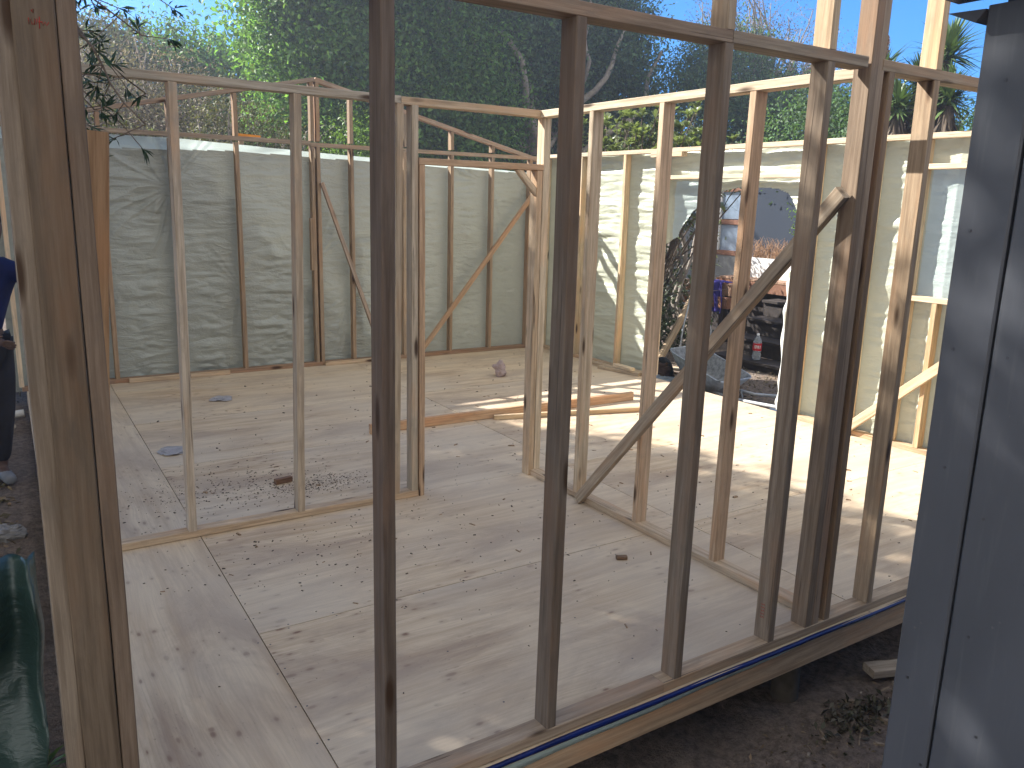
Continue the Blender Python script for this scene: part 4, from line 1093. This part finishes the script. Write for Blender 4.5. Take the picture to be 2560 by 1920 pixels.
# wheelbarrow : galvanised tray tipped towards the room, handles to the right
ZINC = simple('galvanised_steel', (.42, .45, .48), .45, metal=.35, nscale=16, var=.35, bmp=.3)
MORTAR = simple('mortar_crust', (.30, .31, .32), .95, nscale=26, var=.5, bmp=.8, bd=.02)
wo = Vector((6.75, 6.25, -.28)); wb = thing('wheelbarrow', 'grey steel wheelbarrow with mortar crust parked on the soil outside the torn doorway', 'wheelbarrow', wo)
Ra = [Vector(p) for p in ((6.47, 6.69, .20), (6.36, 5.78, .00), (6.97, 5.85, -.01), (7.02, 6.76, .20))]
cen = sum(Ra, Vector())/4; dn = Vector((.06, -.05, -1)).normalized()
Bb = [cen+(p-cen)*.52+dn*.26+Vector((0, .06, 0)) for p in Ra]
def rounded(P_, k=6, f=.16):
    out = []
    for i in range(4):
        a, b_, c = P_[i-1], P_[i], P_[(i+1) % 4]; p = b_+(a-b_)*f; q = b_+(c-b_)*f
        for j in range(k+1):
            u = j/k; out.append((p*(1-u)*(1-u)+b_*2*u*(1-u)+q*u*u))
    return out
ro = rounded(Ra); bo = rounded(Bb); n = len(ro)
V = [tuple(p-wo) for p in ro]+[tuple(r_2.lerp(b_2, .5)+(b_2-cen)*.03-wo) for r_2, b_2 in zip(ro, bo)]+[tuple(p-wo) for p in bo]
F = []
for q in range(2):
    for i in range(n): F.append((q*n+i, q*n+(i+1) % n, (q+1)*n+(i+1) % n, (q+1)*n+i))
F.append(tuple(2*n+i for i in range(n)))
tr_ = link('tray', py_mesh('tray', V, F, True), [ZINC, MORTAR], wb, wo); tr_.modifiers.new('s', 'SOLIDIFY').thickness = .004
inner = [(cen+(Vector(v)+wo-cen)*.965+Vector((0, 0, .006))-wo) for v in V]
tr2 = link('mortar_lining', py_mesh('lining', [tuple(v) for v in inner], F, True), MORTAR, wb, wo)
rp = [(p.x-wo.x, p.y-wo.y, p.z-wo.z, .010) for p in ro]; rp.append(rp[0])
V2, F2 = tubes([rp], 8); link('rim', py_mesh('rim', V2, F2, True), ZINC, wb, wo)
def rel(q): return [(p[0]-wo.x, p[1]-wo.y, p[2]-wo.z, p[3]) for p in q]
hp = [rel([(6.50, 6.75, -.14, .017), (6.55, 6.2, -.15, .017), (6.50, 5.75, -.17, .017), (6.42, 5.4, -.13, .018), (6.40, 5.05, -.10, .018), (6.38, 4.78, -.12, .018)]),
      rel([(6.86, 6.75, -.14, .017), (6.82, 6.2, -.15, .017), (6.88, 5.75, -.17, .017), (6.95, 5.4, -.13, .018), (6.99, 5.05, -.10, .018), (7.0, 4.85, -.10, .018)])]
V2, F2 = tubes(hp, 9); link('handle', py_mesh('h', V2, F2, True), simple('pale_steel_tube', (.55, .56, .57), .4, metal=.3), wb, wo)
V2, F2 = tubes([rel([(6.52, 5.9, -.15, .013), (6.55, 5.82, -.30, .013), (6.80, 5.82, -.30, .013), (6.84, 5.9, -.15, .013)])], 8); link('leg', py_mesh('lg', V2, F2, True), ZINC, wb, wo)
V, F = lathe([(.05, -.03), (.13, -.035), (.16, -.02), (.165, 0), (.16, .02), (.13, .035), (.05, .03), (.05, -.03)], 28)
link('wheel', py_mesh('w', V, F, True), simple('rubber', (.03, .03, .03), .7), wb, (6.69, 6.98, -.12), Matrix.Rotation(rad(90), 3, 'Y'))

BAG = simple('brown_sack', (.075, .042, .03), .8, nscale=8, var=.3, bmp=.5)
crumple('sack', 'dark brown sack lying on the ground left of the wheelbarrow', 'sack', (6.62, 6.98, -.27), .17, .24, BAG, 12)
crumple('tarpaulin', 'crumpled pale blue grey tarpaulin on the ground at the left foot of the doorway', 'tarpaulin', (6.35, 6.75, -.27), .30, .14, plastic_mat('tarp', (.42, .47, .52, 1), .4, .1), 15)
crumple('tarpaulin', 'flat light blue sheet scrap on the ground under the wheelbarrow handles', 'tarpaulin', (6.9, 5.15, -.28), .26, .05, plastic_mat('tarp2', (.40, .50, .60, 1), .4, .1), 16)
loose('plank', 'sunlit pale board on the ground behind the brown sack', 'plank', (6.75, 7.75, -.16), (7.15, 7.0, -.16), .12, .03, PALE, wdir=(1, 1, 0))
loose('plank', 'dark board lying on the soil along the doorway threshold', 'plank', (6.15, 5.6, -.26), (6.3, 4.5, -.26), .18, .04, (.10, .09, .09), wdir=(1, 0, 0))
loose('log', 'bare pale trunk leaning among the dark bushes left of the doorway', 'log', (7.25, 7.70, -.25), (8.2, 7.95, .75), .10, .10, (.45, .34, .22), wdir=(0, 1, 0), cham=.03)
# tools standing behind the wheelbarrow
tl = thing('garden_tools', 'bundle of thin metal tool handles standing behind the wheelbarrow', 'tools', (7.5, 7.35, -.25))
V2, F2 = tubes([[(a, b_, 0, .012), (a+.06, b_+.02, .5, .011), (c, d_, h, .010)] for a, b_, c, d_, h in ((-.1, .1, .12, .15, 1.05), (0, 0, .14, .12, 1.0), (.1, .05, .16, .14, .98), (.2, -.1, .22, .0, .8))], 7)
link('handle', py_mesh('tools', V2, F2, True), ZINC, tl, (7.5, 7.35, -.25))
tree('garden_bush', 'dark leafy bush with bare twisting stems just outside the torn doorway', 'bush', (8.3, 8.9, -.3),
     [(8.2, 8.6, .35, .55, .5, .6), (8.5, 9.2, 1.3, .8, .5, .8), (7.9, 8.3, .0, .4, .3, .35)], leaf_mat('dark_bush_leaf', (.055, .075, .035), .2, .4, .5), BARK_PALE, 120, 40, .075, .4, .28, nlimb=40, seed=51, tr=.05, twigs=3,
     boughs=[limb((8.1, 8.3, -.3), (8.0, 8.25, 1.7), .05, .03, 12, .10), limb((8.25, 8.3, .5), (7.9, 8.3, 1.6), .03, .015, 10, .15), limb((8.05, 8.2, -.2), (8.35, 8.2, 1.5), .03, .02, 10, .12)])
tree('garden_bush', 'yellow green feathery shrub beside the planter in front of the blue wall', 'bush', (10.4, 7.9, .8),
     [(10.4, 7.85, 1.55, .22, .3, .45)], LIME, BARK, 60, 40, .05, .4, .18, nlimb=12, seed=52, tr=.02)
whorl_plant('garden_bush', 'small whorl leaved plant in front of the pale window', 'bush', (9.9, 9.55, -.3), [(9.9, 9.55, 1.95), (9.75, 9.6, 1.7), (10.0, 9.4, 1.5)], HEDGE, 14, .2, .22, 53, None)

# small orange board on the far fence
ob = beam('orange_board', None, (2.55, 9.6, 2.43), (2.80, 9.6, 2.42), .045, .02, (0, 0, 1), (.9, .30, .02), simple('orange_paint', (.75, .26, .02), .6)); tag(ob, 'small orange board above the back wall top plate', 'board')
pp = beam('fence_post', None, (2.60, 9.66, -.1), (2.60, 9.66, 2.42), .05, .05, (1, 0, 0), BROWN); tag(pp, 'thin dark post behind the back wall carrying the small orange board', 'post')

# ------------------------------------------------------------------ left edge : person, sheeting, stones
SKIN = simple('skin', (.10, .062, .05), .55, nscale=10, var=.08, bmp=.05)
HAIR = simple('dark_hair', (.012, .010, .012), .6, nscale=40, var=.4, bmp=.4)
SHIRT = simple('blue_shirt', (.004, .009, .06), .85, nscale=9, var=.25, bmp=.4)
PANT = simple('black_trousers', (.018, .018, .024), .85, nscale=9, var=.25, bmp=.3)
SHOE = simple('grey_shoe', (.20, .21, .23), .6)
def skin_obj(name, verts, edges, radii, m, parent, loc, lv=2, root=0):
    me = bpy.data.meshes.new(name); me.from_pydata(verts, edges, []); me.update()
    o = link(name, me, m, parent, loc)
    md = o.modifiers.new('skin', 'SKIN'); md.use_smooth_shade = True
    sv = me.skin_vertices[0].data
    for i, r in enumerate(radii):
        rr = r if isinstance(r, tuple) else (r, r); sv[i].radius = rr
    for i in range(len(radii)): sv[i].use_root = (i == root)
    s = o.modifiers.new('sub', 'SUBSURF'); s.levels = lv; s.render_levels = lv
    return o
pz = G(.0, 6.2)
po = (-.035, 6.2, pz)
pe = thing('person', 'person in a blue shirt and black trousers standing half hidden behind the left corner studs', 'person', po)
# joints, relative to the feet on the ground ; the figure faces the camera's right, weight on the right leg
J = dict(pel=(.0, .0, .93), bel=(.01, 0, 1.08), che=(.03, 0, 1.30), nec=(.07, -.01, 1.50), hd0=(.09, -.02, 1.585), hd1=(.105, -.03, 1.68), hd2=(.105, -.02, 1.74),
         sR=(.20, -.02, 1.42), eR=(.33, -.16, 1.33), wR=(.46, -.30, 1.46), sL=(-.15, -.01, 1.42), eL=(-.16, -.12, 1.14), wL=(.06, -.20, .98),
         hR=(.09, 0, .90), kR=(.08, -.02, .49), aR=(.03, .02, .08), tR=(.08, -.13, .035), hL=(-.09, 0, .90), kL=(-.12, -.03, .49), aL=(-.15, .03, .08), tL=(-.15, -.12, .035))
keys = list(J); ix = {k: i for i, k in enumerate(keys)}
ed = [('pel', 'bel'), ('bel', 'che'), ('che', 'nec'), ('nec', 'hd0'), ('hd0', 'hd1'), ('hd1', 'hd2'), ('che', 'sR'), ('sR', 'eR'), ('eR', 'wR'), ('che', 'sL'), ('sL', 'eL'), ('eL', 'wL'), ('pel', 'hR'), ('hR', 'kR'), ('kR', 'aR'), ('aR', 'tR'), ('pel', 'hL'), ('hL', 'kL'), ('kL', 'aL'), ('aL', 'tL')]
rd = dict(pel=(.13, .10), bel=(.125, .09), che=(.14, .10), nec=.052, hd0=(.062, .075), hd1=(.075, .092), hd2=(.055, .07), sR=.056, eR=.040, wR=.026, sL=.056, eL=.040, wL=.026, hR=.088, kR=.056, aR=.040, tR=.032, hL=.088, kL=.056, aL=.040, tL=.032)
V = [J[k] for k in keys]; Ed = [(ix[a], ix[b_]) for a, b_ in ed]; Rr = [rd[k] for k in keys]
def hand(V, Ed, Rr, w, d, side, palm_n):
    """palm and five separately curled fingers grown from the wrist"""
    d = Vector(d).normalized(); s = Vector(side).normalized(); nrm = Vector(palm_n).normalized(); w0 = Vector(J[w])
    i0 = ix[w]; b0 = len(V); V.append(tuple(w0+d*.045)); Rr.append((.030, .016)); Ed.append((i0, b0))
    for k, ln in enumerate((.070, .080, .074, .058)):
        o = s*(.027-.018*k); c = len(V)
        V.append(tuple(w0+d*.088+o)); Rr.append(.0095); Ed.append((b0, c))
        V.append(tuple(w0+d*(.088+ln*.5)+o+nrm*.010)); Rr.append(.0085); Ed.append((c, c+1))
        V.append(tuple(w0+d*(.088+ln*.82)+o+nrm*.034)); Rr.append(.007); Ed.append((c+1, c+2))
    c = len(V); V.append(tuple(w0+d*.040+s*.042+nrm*.010)); Rr.append(.0105); Ed.append((b0, c))
    V.append(tuple(w0+d*.075+s*.056+nrm*.026)); Rr.append(.0085); Ed.append((c, c+1))
hand(V, Ed, Rr, 'wR', (.5, -.5, .6), (0, .4, .6), (.6, .3, -.4))
hand(V, Ed, Rr, 'wL', (.8, -.4, -.25), (0, -.4, .7), (-.2, .8, 0))
skin_obj('body', V, Ed, Rr, SKIN, pe, po)
def sub(names, grow, m, nm, alt={}):
    ii = {k: i for i, k in enumerate(names)}
    vv = [alt.get(k, J[k]) for k in names]; ee = [(ii[a], ii[b_]) for a, b_ in ed if a in ii and b_ in ii]
    rr = []
    for k in names:
        r = rd[k]; r = r if isinstance(r, tuple) else (r, r); rr.append((r[0]+grow, r[1]+grow))
    return skin_obj(nm, vv, ee, rr, m, pe, po)
sub(['bel', 'pel', 'che', 'sR', 'eR', 'sL', 'eL', 'nec'], .018, SHIRT, 'shirt', {'nec': (.06, -.005, 1.455), 'eR': (.30, -.13, 1.345), 'eL': (-.16, -.10, 1.19)})
sub(['pel', 'hR', 'kR', 'aR', 'hL', 'kL', 'aL'], .017, PANT, 'trousers', {'aR': (.033, .018, .12), 'aL': (-.148, .028, .12)})
skin_obj('shoe', [(.03, .05, .05), (.05, -.04, .05), (.08, -.15, .035)], [(0, 1), (1, 2)], [.045, .045, .042], SHOE, pe, po)
skin_obj('shoe', [(-.15, .06, .05), (-.15, -.03, .05), (-.15, -.14, .035)], [(0, 1), (1, 2)], [.045, .045, .042], SHOE, pe, po)
skin_obj('hair', [(.108, .02, 1.66), (.108, .005, 1.735), (.108, -.03, 1.775)], [(0, 1), (1, 2)], [(.080, .075), (.082, .085), (.066, .070)], HAIR, pe, po)
# face : eyes, nose, mouth, ears (looks towards the camera's right)
fc = Vector((.105, -.03, 1.67)); fd = Vector((-.85, .55, -.1)).normalized(); fs = fd.cross(Vector((0, 0, 1))).normalized()
def ball(name, c, r, m, parent=pe, sc=(1, 1, 1)):
    bm = bmesh.new(); bmesh.ops.create_uvsphere(bm, u_segments=14, v_segments=10, radius=1)
    for v in bm.verts: v.co = Vector((v.co.x*r*sc[0], v.co.y*r*sc[1], v.co.z*r*sc[2]))
    me = bpy.data.meshes.new(name); bm.to_mesh(me); bm.free()
    me.polygons.foreach_set('use_smooth', [True]*len(me.polygons))
    return link(name, me, m, parent, Vector(parent.location)+Vector(c))
for s_ in (-1, 1):
    ball('eye', fc+fd*.082+fs*.030*s_+Vector((0, 0, .012)), .012, simple('eye_white', (.5, .5, .5), .2, bmp=0))
    ball('ear', fc+fs*.080*s_+Vector((0, 0, .0)), .022, SKIN, sc=(.5, .9, 1.4))
ball('nose', fc+fd*.098+Vector((0, 0, -.018)), .015, SKIN, sc=(.8, 1, 1.4))
ball('mouth', fc+fd*.088+Vector((0, 0, -.055)), .020, simple('lip', (.18, .07, .06), .5, bmp=0), sc=(1.1, .5, .35))

# green plastic sheeting bunched beside the corner
V = []; nu, nv = 110, 90
for j in range(nv+1):
    v = j/nv
    for i in range(nu+1):
        u = i/nu
        zt = .70+.05*math.sin(u*7+1)+.05*noise.noise((u*5, 0, 1))
        z_ = -.40+(zt+.40)*v
        xr = .050+.012*math.sin(v*9)-.02*(1-v)+.02*noise.noise((v*6, 4, 1))
        x_ = -.75+(xr+.75)*u
        fx = (abs(math.sin(u*11+v*2.5+2.2*noise.noise((u*2, v*2, 5))*3))**.6-.5)*.11*(1.15-v*.4)+.035*abs(noise.noise((u*6+v*3, v*5-u*4, 8)))+.03*noise.noise((u*9, v*7, 2))+.05*noise.noise((u*3, v*3.5, 9))
        lean = -.22*(1-v)**1.5
        curl = .06*max(0, (v-.9)/.1)**2
        V.append((x_, 2.52+fx+lean+curl, z_))
F = [(j*(nu+1)+i, j*(nu+1)+i+1, (j+1)*(nu+1)+i+1, (j+1)*(nu+1)+i) for j in range(nv) for i in range(nu)]
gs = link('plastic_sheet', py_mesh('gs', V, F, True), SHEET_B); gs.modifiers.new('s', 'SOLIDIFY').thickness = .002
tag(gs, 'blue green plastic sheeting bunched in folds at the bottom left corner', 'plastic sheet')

def rock(label, c, r, seed, m):
    o = crumple('stone', label, 'stone', (c[0], c[1], G(c[0], c[1])-.02), r, r*1.0, m, seed, 20, 'stones on the soil by the left edge')
STONE = simple('grey_stone', (.24, .23, .22), .85, nscale=12, var=.3, bmp=.4)
STONE_L = simple('sandy_stone', (.42, .35, .26), .85, nscale=12, var=.3, bmp=.4)
for k, (x, y, r, mm, lb_) in enumerate([(-.16, 7.0, .10, STONE_L, 'sandy stone on the soil behind the person'), (-.02, 5.3, .085, STONE, 'flat grey stone on the soil at the left, nearer than the person'), (.05, 7.5, .07, STONE_L, 'sandy stone nearest the back corner'), (-.12, 4.6, .06, STONE, 'small grey stone at the left edge in front of the person')]):
    rock(lb_, (x, y), r, 20+k, mm)
V2, F2 = tubes([[(-1.4, 8.1, G(-1.4, 8.1)+.05, .032), (.20, 7.9, G(.2, 7.9)+.06, .032)]], 12)
pi_ = link('pipe', py_mesh('pipe', V2, F2, True), WHITE); tag(pi_, 'white plastic pipe lying on the soil at the left edge', 'pipe')

# leaf litter and twigs on the soil
rng = np.random.default_rng(12)
def litter(name, label, n, cx, cy, sx, sy, size, tone, seed, hgt=.02):
    rng = np.random.default_rng(seed)
    x = rng.normal(cx, sx, n); y = rng.normal(cy, sy, n); ok = ~((x > .05) & (y > 1.93) & (x < 5.95) & (y < 8.52))
    if name == 'leaf_pile': ok |= False
    x, y = x[ok], y[ok]
    C = np.stack([x, y, gz(x, y)+.004+rng.random(len(x))*hgt], -1)
    V, F, col = leaf_quads(C, np.tile([0, 0, 1.0], (len(C), 1)), size, .38, rng, .3, tone, .5, .2)
    o = link(name, np_mesh(name, V, F, False, None, col), LITTER); tag(o, label, 'leaf litter', None, 'stuff'); return o
litter('leaf_litter', 'dry leaves covering the soil along the left edge', 5200, -.7, 5.6, .7, 2.0, .06, (.20, .155, .10), 1)
litter('leaf_litter', 'dry leaf bits scattered over the soil in front of the platform', 1500, 2.9, 1.5, .9, .5, .026, (.22, .17, .115), 2, .006)
litter('leaf_pile', 'grey green withered leaves heaped on the soil below the rim beam', 300, 3.02, 1.80, .13, .05, .042, (.12, .11, .085), 3, .02)
litter('leaf_litter', 'dry litter on the ground outside the torn doorway', 1600, 7.4, 6.4, .8, .9, .05, (.20, .16, .11), 5)
pts = []; sz = []
for _ in range(170):
    x = random.uniform(1.2, 4.2); y = random.uniform(.6, 1.9); pts.append((x, y, G(x, y))); sz.append(random.uniform(.03, .13))
chips('twigs', 'thin dry twigs lying on the soil in front of the platform', pts, sz, simple('twig', (.26, .20, .14), .85, nscale=30), aspect=16)
whorl_plant('weed', 'small yellow green weed growing behind the bunched sheeting at bottom left', 'weed', (-.03, 2.95, G(-.03, 2.95)), [(-.03, 2.95, -.20), (.0, 2.98, -.22)], LIME, 18, .14, .12, 61)

# red marks on the timber
RED = simple('red_crayon', (.40, .03, .02), .7, bmp=0, var=.1)
def marks(parent, name, strokes, r=.0012):
    V2, F2 = tubes([[(p[0]-parent.location.x, p[1]-parent.location.y, p[2]-parent.location.z, r) for p in s] for s in strokes], 5)
    return link(name, py_mesh(name, V2, F2, True), RED, parent, parent.location)
st = []
y_ = 1.9655
def mk(pts_): st.append([(a, y_, b_) for a, b_ in pts_])
X0, Z0 = .128, 2.098
mk([(X0, Z0+.012), (X0, Z0), (X0+.004, Z0+.010), (X0+.006, Z0)])
mk([(X0+.009, Z0), (X0+.011, Z0+.012), (X0+.013, Z0+.001), (X0+.015, Z0+.012)])
mk([(X0+.019, Z0+.016), (X0+.018, Z0-.006)]); mk([(X0+.016, Z0+.006), (X0+.024, Z0+.007)])
mk([(X0+.022, Z0+.008), (X0+.025, Z0+.001), (X0+.028, Z0+.008), (X0+.031, Z0+.001), (X0+.035, Z0+.008)])
mk([(X0+.006, Z0+.026), (X0+.010, Z0+.029), (X0+.009, Z0+.022), (X0+.006, Z0+.026)])
marks(A, 'red_marking', st, .0009)
st = []
for k in range(5):
    z_ = .19-.014*k; st.append([(2.576, 2.000, z_), (2.576, 2.006, z_+.005), (2.576, 2.012, z_-.002), (2.576, 2.018, z_+.004)])
marks(A, 'red_marking', st, .0010)

# ------------------------------------------------------------------ the sides the picture looks away from
me = beam_mesh(2.6, 2.4, 2.5, cham=.01, seg=2, bow=0, wob=0); link('hut_body', me, NAVY_D, Hh, (2.98, -.52, .87))
me = beam_mesh(2.9, 2.62, .08, cham=.01, seg=2, bow=0, wob=0); link('hut_roof', me, NAVY_D, Hh, (3.05, -.45, 2.37))

# ------------------------------------------------------------------ haze volume added to imitate lens veil
hz = bpy.data.materials.new('air'); hz.use_nodes = True; ht = hz.node_tree
for n_ in list(ht.nodes):
    if n_.type == 'BSDF_PRINCIPLED': ht.nodes.remove(n_)
pv = ht.nodes.new('ShaderNodeVolumePrincipled'); pv.inputs['Color'].default_value = (.86, .92, 1, 1); pv.inputs['Density'].default_value = .0048; pv.inputs['Anisotropy'].default_value = .55
ht.links.new(pv.outputs[0], ht.nodes['Material Output'].inputs['Volume'])
xa, xb, ya, yb_, za, zb = -320, 320, -320, 320, -3.0, 16.0
Vh = [(x, y, z) for z in (za, zb) for x, y in ((xa, ya), (xb, ya), (xb, yb_), (xa, yb_))]
hb_ = link('haze', py_mesh('haze', Vh, [(3, 2, 1, 0), (4, 5, 6, 7), (0, 1, 5, 4), (1, 2, 6, 5), (2, 3, 7, 6), (3, 0, 4, 7)]), hz)
tag(hb_, 'thin haze volume added over the garden to imitate lens veil', 'haze', None, 'stuff')

# screw heads along the edges of the floor sheets (too many to single out)
V = []; F = []; rs = random.Random(3)
def dot(x, y, r=.0042, z=.0006):
    if (4.285 < y < 4.37 and x < 2.17) or (2.96 < x < 3.05) or y < 2.05: return
    b0 = len(V); V.append((x, y, z))
    for k in range(7): V.append((x+r*math.cos(k*.8976), y+r*math.sin(k*.8976), z))
    for k in range(7): F.append((b0, b0+1+k, b0+1+(k+1) % 7))
for j in range(6):
    for y in (JY[j]+.018, JY[j+1]-.018):
        for x in np.arange(.95, 5.85, .21): dot(skew(x, y)+rs.uniform(-.012, .012), y+rs.uniform(-.004, .004))
for i in (1, 2, 3):
    for dx in (-.018, .018):
        for y in np.arange(2.1, 8.4, .24): dot(skew(JX[i], y)+dx+rs.uniform(-.004, .004), y+rs.uniform(-.02, .02))
for xj in np.arange(1.45, 5.6, .6):
    for y in np.arange(2.2, 8.4, .42): dot(xj+rs.uniform(-.01, .01), y+rs.uniform(-.03, .03))
sc_ = link('screw_heads', py_mesh('screws', [(a-fp.location.x, b_-fp.location.y, c-fp.location.z) for a, b_, c in V], F), nail_m, fp, fp.location); sc_['kind'] = 'stuff'
# small embedded stones and chips of timber in the soil in front
pts = []; sz = []
for _ in range(240):
    x = random.uniform(1.2, 4.4); y = random.uniform(.5, 1.92); pts.append((x, y, G(x, y)-.002)); sz.append(random.uniform(.006, .026))
chips('pebbles', 'small pebbles and clods in the soil in front of the platform', pts, sz, simple('pebble', (.30, .25, .20), .9, nscale=30, var=.5), aspect=2)
